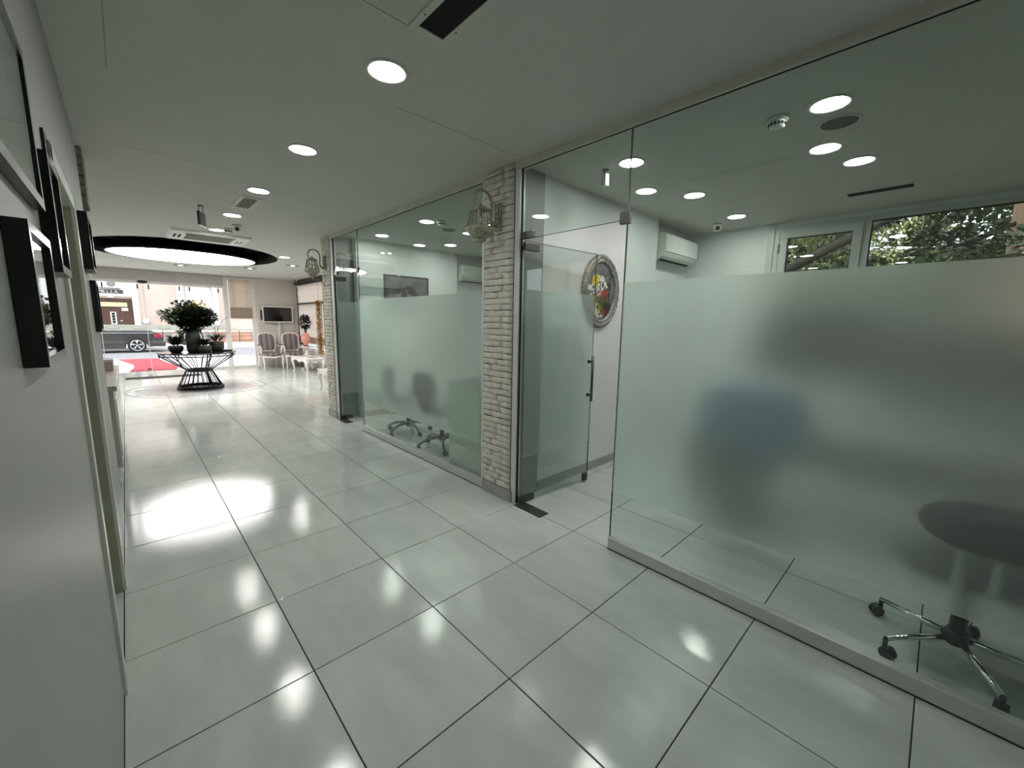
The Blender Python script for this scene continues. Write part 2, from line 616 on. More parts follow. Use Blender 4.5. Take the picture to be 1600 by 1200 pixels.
def wall_with_holes(name, m, axis, at0, at1, u0, u1, z0, z1, holes, label, parent=None):
    """wall slab between at0..at1 along axis 'x' or 'y', spanning u and z, with rectangular holes (u0,u1,z0,z1)"""
    us = sorted({u0, u1, *[h[0] for h in holes], *[h[1] for h in holes]})
    zs = sorted({z0, z1, *[h[2] for h in holes], *[h[3] for h in holes]})
    b = MB()
    for i in range(len(us) - 1):
        for j in range(len(zs) - 1):
            cu_, cz_ = (us[i] + us[i + 1]) / 2, (zs[j] + zs[j + 1]) / 2
            if any(h[0] < cu_ < h[1] and h[2] < cz_ < h[3] for h in holes):
                continue
            if axis == 'x':
                b.box(at0, at1, us[i], us[i + 1], zs[j], zs[j + 1])
            else:
                b.box(us[i], us[i + 1], at0, at1, zs[j], zs[j + 1])
    bm = bmesh.new()
    me = bpy.data.meshes.new(name)
    me.from_pydata(b.v, [], b.f)
    bm.from_mesh(me)
    bmesh.ops.remove_doubles(bm, verts=bm.verts[:], dist=1e-5)
    bm.faces.ensure_lookup_table()
    seen = {}
    for f in bm.faces:
        k = tuple(sorted(v.index for v in f.verts))
        seen.setdefault(k, []).append(f)
    bm.verts.index_update()
    seen = {}
    for f in bm.faces:
        seen.setdefault(tuple(sorted(v.index for v in f.verts)), []).append(f)
    dup = [f for fs in seen.values() if len(fs) > 1 for f in fs]
    bmesh.ops.delete(bm, geom=dup, context='FACES')
    bm.to_mesh(me)
    bm.free()
    me.materials.append(MATS[m])
    o = link(name, me, parent)
    if label:
        tag(o, label, 'wall', kind='structure')
    return o


H = 2.70          # ceiling height
GX = 2.415        # plane of the glass partitions
T = 0.60          # tile module

# ================================================================== FLOOR
floor = MB().box(-3.2, 4.34, -4.2, 13.2, -0.14, -0.0035).box(4.34, 5.95, -4.2, 4.9, -0.14, -0.0035).build('floor', 'grout')
tag(floor, 'glossy light grey porcelain tile floor with dark grout lines', 'floor', kind='structure')


def tile_mesh(sx, sy):
    b = MB()
    g, c, d = 0.0023, 0.0014, 0.006
    x0, x1, y0, y1 = g, sx - g, g, sy - g
    vs = [(x0, y0, -d), (x1, y0, -d), (x1, y1, -d), (x0, y1, -d),
          (x0, y0, -c), (x1, y0, -c), (x1, y1, -c), (x0, y1, -c),
          (x0 + c, y0 + c, 0), (x1 - c, y0 + c, 0), (x1 - c, y1 - c, 0), (x0 + c, y1 - c, 0)]
    fs = [(8, 9, 10, 11)]
    for a, b_ in ((0, 4), (4, 8)):
        for k in range(4):
            k2 = (k + 1) % 4
            fs.append((a + k, a + k2, b_ + k2, b_ + k))
    b.add(vs, fs)
    me = bpy.data.meshes.new('tile')
    me.from_pydata(b.v, [], b.f)
    me.materials.append(MATS['tile'])
    me.update()
    return me


TILE = tile_mesh(T, T)
rng = random.Random(5)
rest = MB()
n_t = 0
DISC_C, DISC_R = (1.2, 9.2), 1.22


def put_tile(i, j):
    global n_t
    o = link('tile', TILE, floor, (i * T, j * T, 0))
    o.rotation_euler = (rng.uniform(-1, 1) * 0.0011, rng.uniform(-1, 1) * 0.0011, 0)
    n_t += 1


for j in range(-7, 22):
    for i in range(-6, 10):
        x, y = i * T, j * T
        seen_t = False
        if -4 <= j <= 8 and 0 <= i <= 3:
            seen_t = True                      # passage
        elif -4 <= j <= 1 and 4 <= i <= 8:
            seen_t = True                      # nearer room
        elif 1 < j <= 7 and 4 <= i <= 6:
            seen_t = True                      # farther room
        elif j >= 8 and -1 <= i <= 6:
            seen_t = True                      # lobby
        elif 4 <= j < 8 and -1 <= i < 0:
            seen_t = True
        if x < -0.01 and y < 2.4:
            seen_t = False
        if (x > 4.1 and y > 4.5) or y > 12.9:
            continue
        if seen_t and n_t < 300:
            put_tile(i, j)
        else:
            rest.add([(x + .0016 + (T - .0032) * a, y + .0016 + (T - .0032) * b_, 0) for a, b_ in ((0, 0), (1, 0), (1, 1), (0, 1))], [(0, 1, 2, 3)])
ro = rest.build('tile_field', 'tile', floor)
ro['kind'] = 'stuff'

# round inlay of small stone pieces under the wire table
inlay = thing('floor_inlay', 'round mosaic inlay of small grey stone pieces under the black wire table', 'floor inlay', (DISC_C[0], DISC_C[1], 0.001))
ib = MB()
ib.lathe([(DISC_R - 0.05, 0.0), (DISC_R, 0.0), (DISC_R, 0.002), (DISC_R - 0.05, 0.002), (DISC_R - 0.05, 0.0)], 64)
ib.build('border_ring', 'inlay', inlay, smooth=False)
pm = MB().box(0.004, 0.296, 0.003, 0.147, 0, 0.003)
pme = bpy.data.meshes.new('stone_piece')
pme.from_pydata(pm.v, [], pm.f)
pme.materials.append(MATS['inlay'])
for r_i in range(-8, 8):
    for c_i in range(-5, 5):
        x0 = c_i * 0.3 + (0.15 if r_i % 2 else 0)
        y0 = r_i * 0.15
        if max(math.hypot(x0 + a, y0 + b_) for a in (0, .3) for b_ in (0, .15)) < DISC_R - 0.045:
            link('stone_piece', pme, inlay, (x0, y0, 0))

# ================================================================== CEILING with the round recess in the lobby
RC, RA, RB = (1.14, 8.42), 1.46, 1.84
bm = bmesh.new()
OUT = ((-3.2, -4.2), (5.95, -4.2), (5.95, 4.9), (4.34, 4.9), (4.34, 13.2), (-3.2, 13.2))
outer = [bm.verts.new((x, y, H)) for x, y in OUT]
NSEG = 72
inner = [bm.verts.new((RC[0] + RA * math.cos(2 * PI * k / NSEG), RC[1] + RB * math.sin(2 * PI * k / NSEG), H)) for k in range(NSEG)]
es = []
for ring in (outer, inner):
    for k in range(len(ring)):
        es.append(bm.edges.new((ring[k], ring[(k + 1) % len(ring)])))
bmesh.ops.triangle_fill(bm, use_beauty=True, use_dissolve=False, edges=es)
me = bpy.data.meshes.new('ceiling')
# roof slab on top keeps the daylight out
top = [bm.verts.new((x, y, H + 0.5)) for x, y in OUT]
bm.faces.new(top)
for k in range(6):
    bm.faces.new((outer[k], outer[(k + 1) % 6], top[(k + 1) % 6], top[k]))
bm.to_mesh(me)
bm.free()
me.materials.append(MATS['ceiling_paint'])
ceiling = link('ceiling', me)
tag(ceiling, 'flat white plaster ceiling with thin board joints', 'ceiling', kind='structure')
b = MB()
b.box(1.35, 2.30, 0.571, 0.574, H - 0.0008, H + 0.002)
b.build('board_joint', 'joint', ceiling)
MB().box(0.20, 0.90, 2.455, 2.457, H - 0.0008, H + 0.002).build('board_joint', 'joint', ceiling)
MB().box(0.185, 0.187, 0.3, 1.27, H - 0.0008, H + 0.002).build('board_joint', 'joint', ceiling)
MB().box(0.70, 1.09, -0.05, -0.0475, H - 0.0008, H + 0.002).build('board_joint', 'joint', ceiling)

cl = thing('round_ceiling_light', 'huge round luminous ceiling panel in a dark brown oval recess', 'ceiling light', (RC[0], RC[1], H))
b = MB()
# recess wall and lid
vs, fs = [], []
for z in (0.0, 0.28):
    for k in range(NSEG):
        a = 2 * PI * k / NSEG
        vs.append((RA * math.cos(a), RB * math.sin(a), z))
for k in range(NSEG):
    k2 = (k + 1) % NSEG
    fs.append((k, NSEG + k, NSEG + k2, k2))
fs.append(tuple(range(NSEG, 2 * NSEG)))
b.add(vs, fs)
b.build('recess', 'dark_brown', cl)
b = MB()
b.lathe([(1.18, 0.003), (1.18, 0.006)], 64, (0.03, 0.68, 0), 1.0, 0.93)
b.build('luminous_panel', 'panel_white', cl, smooth=False)
b = MB()
b.lathe([(1.181, 0.007), (1.181, 0.032)], 64, (0.03, 0.68, 0), 1.0, 0.93)
b.build('added_light_stop', 'dark_brown', cl, smooth=False)  # added unseen plate that keeps the panel's light out of the recess
b = MB()
b.lathe([(1.182, 0.0), (1.20, 0.0), (1.20, 0.034), (1.182, 0.034), (1.182, 0.0)], 64, (0.03, 0.68, 0), 1.0, 0.93)
b.build('panel_rim', 'dark_brown', cl, smooth=False)
for sx_ in (-0.7, 0.7):
    for sy_ in (0.2, 1.1):
        MB().cyl((sx_, sy_, 0.03), (sx_, sy_, 0.279), 0.006, 6).build('hanger_rod', 'dark_brown', cl)

# ================================================================== WALLS
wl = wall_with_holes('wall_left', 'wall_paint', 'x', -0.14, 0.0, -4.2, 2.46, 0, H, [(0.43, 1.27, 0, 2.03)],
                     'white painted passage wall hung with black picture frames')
wall_with_holes('wall_rear', 'room_paint', 'y', -4.2, -4.08, -3.2, 5.95, 0, H, [], 'white end wall behind the camera')
wall_with_holes('wall_far_left', 'lobby_paint', 'x', -3.2, -3.08, -4.08, 13.2, 0, H, [], 'side wall of the lobby beyond the passage wall')
# nearer room
wall_with_holes('wall_divider', 'room_paint', 'y', 0.69, 0.80, 2.72, 4.67, 0, H, [], 'white wall with the oval flower painting')
b = MB().box(4.67, 5.80, 0.83, 0.95, 0, H)
b.box(4.55, 4.67, 0.80, 0.95, 0, H)
tag(b.build('wall_recess', 'room_paint'), 'white recess wall behind the nearer air conditioner', 'wall', kind='structure')
WX = 5.76
wall_with_holes('wall_right', 'room_paint', 'x', WX, WX + 0.18, -4.2, 4.9, 0, H,
                [(-4.0, -0.20, 1.55, 2.655)], 'white outer wall of the rooms with a band of windows')
# farther room
wall_with_holes('wall_lobby_side', 'room_paint', 'y', 4.43, 4.55, 2.72, 4.55, 0, H, [], 'white wall of the farther room with the dark picture')
b = MB().box(4.55, 5.76, 4.58, 4.70, 0, H)
b.box(4.43, 4.55, 4.55, 4.70, 0, H)
tag(b.build('wall_far_recess', 'room_paint'), 'white recess wall behind the farther air conditioner', 'wall', kind='structure')
b = MB().box(2.72, 5.76, 4.78, 4.90, 0, H)
tag(b.build('wall_lobby_back', 'lobby_paint'), 'lobby wall behind the farther room', 'wall', kind='structure')

# skirting in the rooms
MB().box(2.74, 4.67, 0.678, 0.69, 0, 0.085).build('baseboard_divider', 'skirting')
tag(bpy.data.objects['baseboard_divider'], 'grey tile skirting under the oval painting wall', 'skirting', kind='structure')
tag(MB().box(2.74, 4.55, 4.418, 4.43, 0, 0.085).build('baseboard_far', 'skirting'), 'grey tile skirting along the farther room wall', 'skirting', kind='structure')

# ------------------------------------------------------------------ brick columns
rb = random.Random(11)


def brick_mesh(l, h, seed):
    """painted rough brick face: grid front with noisy edges, 3 cm deep, facing -x, lying in y and z"""
    r = random.Random(seed)
    nu = max(2, int(l / 0.045))
    nv = 3
    ws = (0.0, 0.14, 0.86, 1.0)
    vs, fs = [], []
    for layer in (0, 1):
        for j in range(nv + 1):
            for i in range(nu + 1):
                u, w = i / nu, ws[j]
                y = u * l
                z = w * h
                edge = (i in (0, nu)) or (j in (0, nv))
                if layer == 0:
                    x = -0.012 + (0.004 if edge else 0) + r.uniform(-0.0035, 0.0035)
                    if j in (0, nv):
                        z += r.uniform(-0.0035, 0.0035) + (0.0012 if j == 0 else -0.0012)
                    if i in (0, nu):
                        y += r.uniform(-0.004, 0.004)
                    vs.append((x, y, z))
                else:
                    vs.append((0.004, y, z))
    W = nu + 1
    S = W * (nv + 1)
    for j in range(nv):
        for i in range(nu):
            fs.append((j * W + i, (j + 1) * W + i, (j + 1) * W + i + 1, j * W + i + 1))
    rim = [i for i in range(W)] + [j * W + nu for j in range(1, nv + 1)] + [nv * W + i for i in range(nu - 1, -1, -1)] + [j * W for j in range(nv - 1, 0, -1)]
    for k in range(len(rim)):
        a, c = rim[k], rim[(k + 1) % len(rim)]
        fs.append((a, c, c + S, a + S))
    me = bpy.data.meshes.new('brick')
    me.from_pydata(vs, [], fs)
    me.materials.append(MATS['brick_paint'])
    for p in me.polygons:
        p.use_smooth = True
    return me


BR = {}
for ln in ('a', 'b', 'c', 'd'):
    BR[ln] = [brick_mesh({'a': 0.345, 'b': 0.225, 'c': 0.112, 'd': 0.17}[ln], 0.0478, ord(ln) * 10 + k) for k in range(4)]


def brick_column(y0, y1, x1, label, group):
    t = thing('brick_column', label, 'column', (2.39, y0, 0), group=group)
    core = MB().box(0.0, x1 - 2.39, 0, y1 - y0, 0, H)
    core.build('core', 'brick_joint', t)
    # smooth returns of the column
    MB().box(0.012, x1 - 2.39, -0.006, 0.0, 0.0, H).build('return_face', 'wall_paint', t)
    w = y1 - y0
    row_h = 0.0502
    z = 0.100
    r = 0
    while z + 0.045 < H + 0.015:
        pat = [('b', 'c'), ('c', 'b'), ('a',), ('d', 'd'), ('a',), ('c', 'b')][(r * 5 + rb.randint(0, 5)) % 6]
        y = 0.0
        for ln in pat:
            o = link('brick', rb.choice(BR[ln]), t, (0, y + 0.003, z + rb.uniform(-0.002, 0.002)))
            o.rotation_euler = (rb.uniform(-0.008, 0.008), 0, rb.uniform(-0.01, 0.01))
            o.scale = (1, w / 0.352, min(1.0, (H - z) / 0.050))
            y += {'a': 0.352, 'b': 0.232, 'c': 0.119, 'd': 0.176}[ln] * w / 0.352
        z += row_h
        r += 1
    MB().cbox(-0.018, 0.0, -0.004, w + 0.002, 0.0, 0.095, 0.002).build('plinth_tile', 'skirting', t)
    MB().cbox(-0.018, 0.05, -0.020, -0.005, 0.0, 0.095, 0.002).build('plinth_tile', 'skirting', t)
    return t


brick_column(0.675, 1.035, 2.72, 'cream painted brick column between the two glass fronted rooms', 'brick columns')
brick_column(4.565, 4.900, 2.72, 'cream painted brick column at the lobby corner', 'brick columns')

# stained bracket of brick slips under the ceiling at the end of the left wall
t = thing('brick_bracket', 'short stained brick pier hanging from the ceiling past the left wall', 'bracket', (-0.10, 2.70, 2.31))
MB().box(0, 0.115, 0, 0.30, 0, 0.39).build('core', 'brick_joint', t)
for k in range(6):
    MB().cbox(-0.004, 0.122, -0.010, 0.31, 0.003 + k * 0.065, 0.060 + k * 0.065, 0.004).build('brick', 'stained_brick', t)

# ================================================================== GLASS PARTITIONS
def partition(y0, y1, label, seams=()):
    t = thing('glass_partition', label, 'glass partition', (GX, y0, 0), group='glass partitions')
    L = y1 - y0
    MB().box(-0.005, 0.005, 0, L, 0.06, 2.655).build('glass_pane', 'pane_green', t)
    MB().add([(-0.0065, 0.002, 0.402), (-0.0065, 0.002, 1.765), (-0.0065, L - 0.002, 1.765), (-0.0065, L - 0.002, 0.402)], [(0, 1, 2, 3)]).build('frosted_film', 'frost', t)
    s = MB()
    s.cbox(-0.026, 0.026, 0, L, 0.0, 0.078, 0.003)
    s.build('sill_channel', 'alu', t)
    MB().box(-0.029, -0.026, 0, L, 0.0, 0.006).build('sealant_line', 'gasket', t)
    return t


P1 = partition(-4.08, -0.300, 'large frosted glass partition of the nearer room with aluminium sill')
MB().box(-0.006, 0.006, 3.7795, 3.783, 0.078, 2.655).build('edge_strip', 'glass_edge', P1)
P2 = partition(1.040, 3.650, 'frosted glass partition of the farther room between the brick columns')
MB().box(-0.006, 0.006, 2.6095, 2.613, 0.078, 2.655).build('edge_strip', 'glass_edge', P2)
MB().cbox(-0.03, 0.03, -0.004, 0.02, 0.0, 2.65, 0.003).build('side_channel', 'alu_white', P2)
hb = MB()
hb.cbox(GX - 0.028, GX + 0.04, -4.08, 0.675, 2.652, H + 0.01, 0.002)
hb1 = hb.build('trim_1', 'vent_white')
MB().box(GX - 0.0085, GX - 0.0055, -4.08, 0.600, 2.6465, 2.6525).build('gasket', 'gasket', hb1)
tag(hb1, 'pale head rail above the nearer glass wall', 'head rail', kind='structure')
hb = MB()
hb.cbox(GX - 0.028, GX + 0.04, 1.035, 4.565, 2.652, H + 0.01, 0.002)
hb2 = hb.build('trim_2', 'vent_white')
MB().box(GX - 0.0085, GX - 0.0055, 1.06, 4.50, 2.6465, 2.6525).build('gasket', 'gasket', hb2)
tag(hb2, 'pale head rail above the farther glass wall', 'head rail', kind='structure')


def glass_door(hy, w, rz, tw, post1, label):
    """pivoting glass leaf; origin at the hinge on the floor; closed leaf would run towards -y"""
    t = thing('glass_door', label, 'glass door', (GX, hy, 0), group='frosted glass doors')
    # leaf, in a frame turned by rz
    leaf = bpy.data.objects.new('door_leaf', None)
    COL.objects.link(leaf)
    leaf.parent = t
    leaf.location = (0, -0.02, 0)
    leaf.rotation_euler = (0, 0, rz)
    MB().box(-0.005, 0.005, -w, 0.0, 0.012, 2.125).build('glass_pane', 'pane_door', leaf)
    MB().add([(-0.0062, -w + 0.003, 0.40), (-0.0062, -w + 0.003, 1.765), (-0.0062, -0.02, 1.765), (-0.0062, -0.02, 0.40)], [(0, 1, 2, 3)]).build('frosted_film', 'frost', leaf)
    e = MB().box(-0.0055, 0.0055, -w - 0.0015, -w, 0.012, 2.125)
    e.box(-0.0055, 0.0055, -w, 0, 2.125, 2.128)
    e.build('polished_edge', 'glass_edge', leaf)
    # pull handle
    h = MB()
    h.cyl((-0.055, -w + 0.055, 0.80), (-0.055, -w + 0.055, 1.215), 0.0125, 12)
    h.build('pull_bar', 'steel', leaf)
    for z in (0.855, 1.165):
        s = MB()
        s.cyl((-0.055, -w + 0.055, z), (-0.005, -w + 0.055, z), 0.009, 10)
        s.lathe([(0.0165, -0.004), (0.0165, 0.012)], 14, (0, 0, 0))
        n0 = len(s.v) - 28
        for k in range(n0, len(s.v)):
            x, y, zz = s.v[k]
            s.v[k] = (-0.008 - zz * 0.5, -w + 0.055 + x, z + y)
        s.build('handle_post', 'steel', leaf)
    # patch fittings
    MB().cbox(-0.014, 0.014, -0.155, 0.004, 0.010, 0.062, 0.003).build('pivot_patch', 'steel', leaf)
    MB().cbox(-0.015, 0.015, -0.145, 0.002, 2.060, 2.118, 0.003).build('top_patch', 'steel', leaf)
    lk = MB().cbox(-0.015, 0.015, -w + 0.006, -w + 0.060, 0.012, 0.085, 0.003)
    lk.cbox(-0.019, -0.015, -w + 0.022, -w + 0.044, 0.03, 0.068, 0.002)
    lk.build('lock_patch', 'steel', leaf)
    # fixed pieces: post, transom, clamps, floor spring
    MB().cbox(-0.025, 0.03, 0.0125, post1, 0.0, 2.650, 0.003).build('post', 'alu_white', t)
    MB().box(-0.010, 0.010, 0.0075, 0.0125, 0.0, 2.65).build('door_gasket', 'gasket', t)
    MB().box(-0.005, 0.005, -tw, 0.0075, 2.140, 2.655).build('transom_pane', 'pane_green', t)
    MB().box(-0.0052, 0.0052, -tw, 0.0075, 2.138, 2.140).build('transom_edge', 'glass_edge', t)
    MB().cbox(-0.015, 0.015, -0.115, 0.012, 2.140, 2.190, 0.003).build('transom_clamp', 'steel', t)
    MB().cbox(-0.016, 0.016, -tw - 0.018, -tw + 0.047, 2.115, 2.185, 0.003).build('corner_clamp', 'steel', t)
    MB().cbox(-0.055, 0.055, -0.305, -0.010, 0.0005, 0.005, 0.0015).build('floor_plate', 'dark_steel', t)
    return t


glass_door(0.605, 0.86, R(86), 0.902, 0.066, 'open frosted glass door beside the oval painting')
glass_door(4.475, 0.82, R(78), 0.822, 0.088, 'open frosted glass door by the lobby corner')

# ================================================================== LEFT WALL: doorway and pictures
d = thing('door_1', 'closed door set back in the left wall, olive grey with shade in its colour', 'door', (0, 0.43, 0), kind='structure')
MB().box(-0.12, -0.085, 0.0, 0.84, 0.005, 2.03).build('leaf', 'olive_with_shade', d)
c = MB()
c.cbox(-0.14, 0.012, -0.05, 0.012, 0, 2.075, 0.003)
c.build('casing', 'casing', d)
c = MB()
c.cbox(-0.14, 0.012, 0.828, 0.885, 0, 2.075, 0.003)
c.build('casing', 'casing', d)
c = MB()
c.cbox(-0.14, 0.012, -0.05, 0.885, 2.018, 2.075, 0.003)
c.build('casing', 'casing', d)
MB().box(-0.085, -0.002, 0.815, 0.828, 0.0, 2.018).build('jamb_lining', 'olive_with_shade', d)  # shade on the reveal is put into its colour
hd = MB()
hd.cyl((-0.085, 0.76, 1.02), (-0.04, 0.76, 1.02), 0.008, 8)
hd.cyl((-0.04, 0.765, 1.02), (-0.04, 0.65, 1.02), 0.008, 8)
hd.build('handle', 'chrome', d)


def picture(label, y0, y1, z0, z1, depth, border, art='art_print'):
    t = thing('picture_frame', label, 'picture', (0.0, y0, z0), group='black framed pictures on the left wall')
    W, Hh = y1 - y0, z1 - z0
    f = MB()
    f.box(0.001, depth, 0, W, 0, border).box(0.001, depth, 0, W, Hh - border, Hh)
    f.box(0.001, depth, 0, border, border, Hh - border).box(0.001, depth, W - border, W, border, Hh - border)
    f.build('frame', 'black_frame', t)
    MB().box(0.002, depth * 0.55, border, W - border, border, Hh - border).build('print', art, t)
    MB().box(depth * 0.72, depth * 0.72 + 0.002, border, W - border, border, Hh - border).build('glazing', 'pane_clear', t)
    return t


picture('largest black framed picture at the top left edge', -0.78, -0.12, 1.765, 2.125, 0.020, 0.025)
picture('deep black box frame lowest on the left wall near the camera', -0.585, -0.285, 1.415, 1.675, 0.032, 0.018)
picture('small black framed picture right of the largest one', -0.035, 0.22, 1.625, 1.935, 0.030, 0.022)
picture('slim black framed picture close to the door head', 0.30, 0.37, 1.92, 2.085, 0.008, 0.010)
picture('upper black framed picture between the door and the lobby', 1.62, 1.98, 1.765, 2.075, 0.040, 0.02)
picture('lower black framed picture at the end of the left wall', 1.98, 2.30, 1.405, 1.725, 0.028, 0.02)

# reception desk past the end of the wall
t = thing('reception_desk', 'pale grey reception desk with turned feet past the left wall', 'desk', (-0.62, 3.15, 0))
MB().cbox(0.0, 0.630, 0.05, 2.10, 0.17, 0.86, 0.006).build('body', 'reception_paint', t)
MB().cbox(-0.02, 0.655, 0.02, 2.14, 0.86, 0.905, 0.006).build('worktop', 'reception_top', t)
for k in range(3):
    MB().cbox(0.628, 0.642, 0.12 + k * 0.66, 0.68 + k * 0.66, 0.26, 0.78, 0.004).build('front_panel', 'white_gloss', t)
MB().cbox(0.05, 0.58, 0.038, 0.052, 0.26, 0.78, 0.004).build('end_panel', 'reception_paint', t)
for fx in (0.05, 0.585):
    for fy in (0.10, 2.05):
        MB().lathe([(0.020, 0.0), (0.032, 0.02), (0.035, 0.05), (0.018, 0.075), (0.040, 0.10), (0.048, 0.13), (0.030, 0.16), (0.045, 0.172)], 16, (fx, fy, 0)).build('turned_foot', 'white_gloss', t)
t = thing('file_box', 'beige box standing on the reception desk', 'box', (-0.30, 4.55, 0.9055))
MB().cbox(0, 0.30, 0, 0.30, 0, 0.11, 0.006).build('body', 'reception_top', t)
MB().cbox(-0.006, 0.306, -0.006, 0.306, 0.10, 0.125, 0.004).build('lid', 'white_lacquer', t)

# ================================================================== CEILING FITTINGS
def downlight(x, y, label, group):
    t = thing('downlight', label, 'ceiling light', (x, y, H), group=group)
    MB().lathe([(0.082, -0.001), (0.084, -0.006), (0.096, -0.0075), (0.102, -0.003), (0.1025, 0.002)], 36).build('trim_ring', 'vent_white', t)
    MB().lathe([(0.0835, -0.0035), (0.0835, 0.004)], 32).build('diffuser', 'lamp_white', t, smooth=False)
    return t


for lab, x, y in (('round downlight straight above the camera, seen only as a reflection', 1.17, -1.00),
                  ('round downlight nearest the camera in the passage ceiling', 1.17, 0.30),
                  ('second round downlight along the passage ceiling', 1.17, 1.59),
                  ('third round downlight just before the ceiling vent grille', 1.17, 2.91),
                  ('fourth round downlight just past the ceiling vent grille', 1.17, 4.215),
                  ('fifth round downlight beside the ceiling cassette unit', 1.17, 5.35)):
    downlight(x, y, lab, 'downlights along the passage')
for lab, x, y in (('round downlight beside the round ceiling speaker', 3.0, -1.13),
                  ('round downlight between speaker and slot diffuser', 4.08, -1.13),
                  ('round downlight behind the glass edge over the door', 2.985, 0.05),
                  ('middle round downlight of the row along the painting wall', 4.07, 0.04),
                  ('round downlight beside the small dome camera', 5.12, 0.02)):
    downlight(x, y, lab, 'downlights of the nearer room')
for lab, x, y in (('round downlight beside the smoke detector in the farther room', 2.91, 2.77),
                  ('round downlight closest to the lobby in the farther room', 2.91, 3.96),
                  ('round downlight towards the farther air conditioner', 3.99, 3.83),
                  ('round downlight partly behind the brick column lantern', 3.98, 2.77)):
    downlight(x, y, lab, 'downlights of the farther room')
downlight(2.54, 7.40, 'round downlight in the lobby right of the oval recess', 'lobby downlights')


def spot(x, y, label):
    t = thing('twin_spot', label, 'ceiling light', (x, y, H), group='small recessed lobby spots')
    MB().cbox(-0.13, 0.13, -0.06, 0.06, -0.006, 0.004, 0.002).build('tray', 'dark_brown', t)
    MB().lathe([(0.045, -0.010), (0.045, -0.004)], 18).build('lamp', 'spot_white', t, smooth=False)


spot(1.20, 10.75, 'small lobby spot behind the round luminous panel')
spot(2.46, 10.07, 'small lobby spot right behind the luminous panel')
spot(3.03, 8.67, 'small lobby spot above the wall lantern')


def detector(x, y, label):
    t = thing('smoke_detector', label, 'smoke detector', (x, y, H), group='smoke detectors')
    MB().lathe([(0.056, 0.0), (0.056, -0.012), (0.048, -0.020)], 28).build('base', 'white_plastic', t)
    MB().lathe([(0.046, -0.020), (0.044, -0.028), (0.040, -0.046), (0.024, -0.052), (0.001, -0.053)], 28).build('head', 'white_plastic', t)
    for k in range(14):
        a = 2 * PI * k / 14
        s = MB().box(0.0395, 0.0455, -0.0045, 0.0045, -0.043, -0.029)
        o = s.build('slot', 'void', t)
        o.rotation_euler = (0, 0, a)


detector(2.988, -0.89, 'white smoke detector in front of the round speaker')
detector(3.02, 2.62, 'white smoke detector in the farther room ceiling')
detector(1.27, 5.15, 'white smoke detector touching the fifth passage downlight')


def speaker(x, y, label):
    t = thing('ceiling_speaker', label, 'speaker', (x, y, H), group='round ceiling speakers')
    MB().lathe([(0.088, -0.004), (0.092, -0.009), (0.104, -0.007), (0.106, 0.002)], 36).build('rim', 'vent_white', t)
    MB().lathe([(0.0885, -0.006), (0.0885, 0.002)], 32).build('grille', 'speaker_mesh', t, smooth=False)


speaker(3.28, -1.13, 'round grey ceiling speaker between two lit downlights')
speaker(3.35, 2.95, 'round grey ceiling speaker in the farther room')


def dome_cam(x, y, label, ang):
    t = thing('dome_camera', label, 'camera', (x, y, H), ang, group='dome cameras')
    MB().lathe([(0.055, 0.0), (0.055, -0.018), (0.046, -0.026)], 24).build('base', 'white_plastic', t)
    MB().sphere((0, 0, -0.048), 0.042, 20).build('ball', 'white_plastic', t)
    b_ = MB()
    b_.tube([(0.0, -0.030, -0.053), (0.0, -0.046, -0.058)], 0.024, 18)
    b_.build('lens', 'black_plastic', t)


dome_cam(5.33, 0.30, 'small white dome camera in the corner of the nearer room', R(-55))
dome_cam(1.313, 4.80, 'small white dome camera beside the passage downlights', R(-12))
dome_cam(4.00, 11.95, 'small white dome camera above the lobby television', R(-25))

# black return-air slot over the camera
t = thing('ceiling_vent', 'open black ceiling vent with cream metal frame at the top edge', 'vent', (1.174, -0.46, H))
f = MB()
f.box(-0.088, -0.058, -0.41, 0.41, -0.006, 0.004).box(0.058, 0.088, -0.41, 0.41, -0.006, 0.004)
f.box(-0.058, 0.058, 0.375, 0.41, -0.006, 0.004).box(-0.058, 0.058, -0.41, -0.375, -0.006, 0.004)
f.build('frame', 'vent_white', t)
MB().box(-0.058, 0.058, -0.375, 0.375, -0.0015, 0.003).build('opening', 'void', t)
for sx_ in (-0.073, 0.073):
    for sy_ in (0.30, 0.0, -0.3):
        MB().lathe([(0.004, -0.007), (0.004, -0.005)], 8, (sx_, sy_, 0)).build('screw', 'gasket', t)
# slatted grille farther on
t = thing('vent_grille', 'white slatted ceiling grille between two passage downlights', 'vent', (1.175, 3.48, H))
f = MB()
f.box(-0.095, -0.062, -0.28, 0.28, -0.008, 0.004).box(0.062, 0.095, -0.28, 0.28, -0.008, 0.004)
f.box(-0.062, 0.062, 0.235, 0.28, -0.008, 0.004).box(-0.062, 0.062, -0.28, -0.235, -0.008, 0.004)
f.build('frame', 'vent_white', t)
MB().box(-0.062, 0.062, -0.235, 0.235, -0.0005, 0.003).build('opening', 'void', t)
for k in range(9):
    MB().box(-0.056 + k * 0.0135, -0.0525 + k * 0.0135, -0.235, 0.235, -0.005, -0.003).build('slat', 'vent_white', t)
# slot diffuser of the nearer room
t = thing('slot_diffuser', 'narrow dark linear slot diffuser near the tree window', 'vent', (5.02, -1.16, H))
MB().box(-0.05, 0.05, -0.215, 0.215, -0.0025, 0.003).build('slot', 'void', t)
MB().box(-0.056, 0.056, 0.215, 0.240, -0.004, 0.003).build('end_cap', 'alu', t)
MB().box(-0.056, 0.056, -0.240, -0.215, -0.004, 0.003).build('end_cap', 'alu', t)
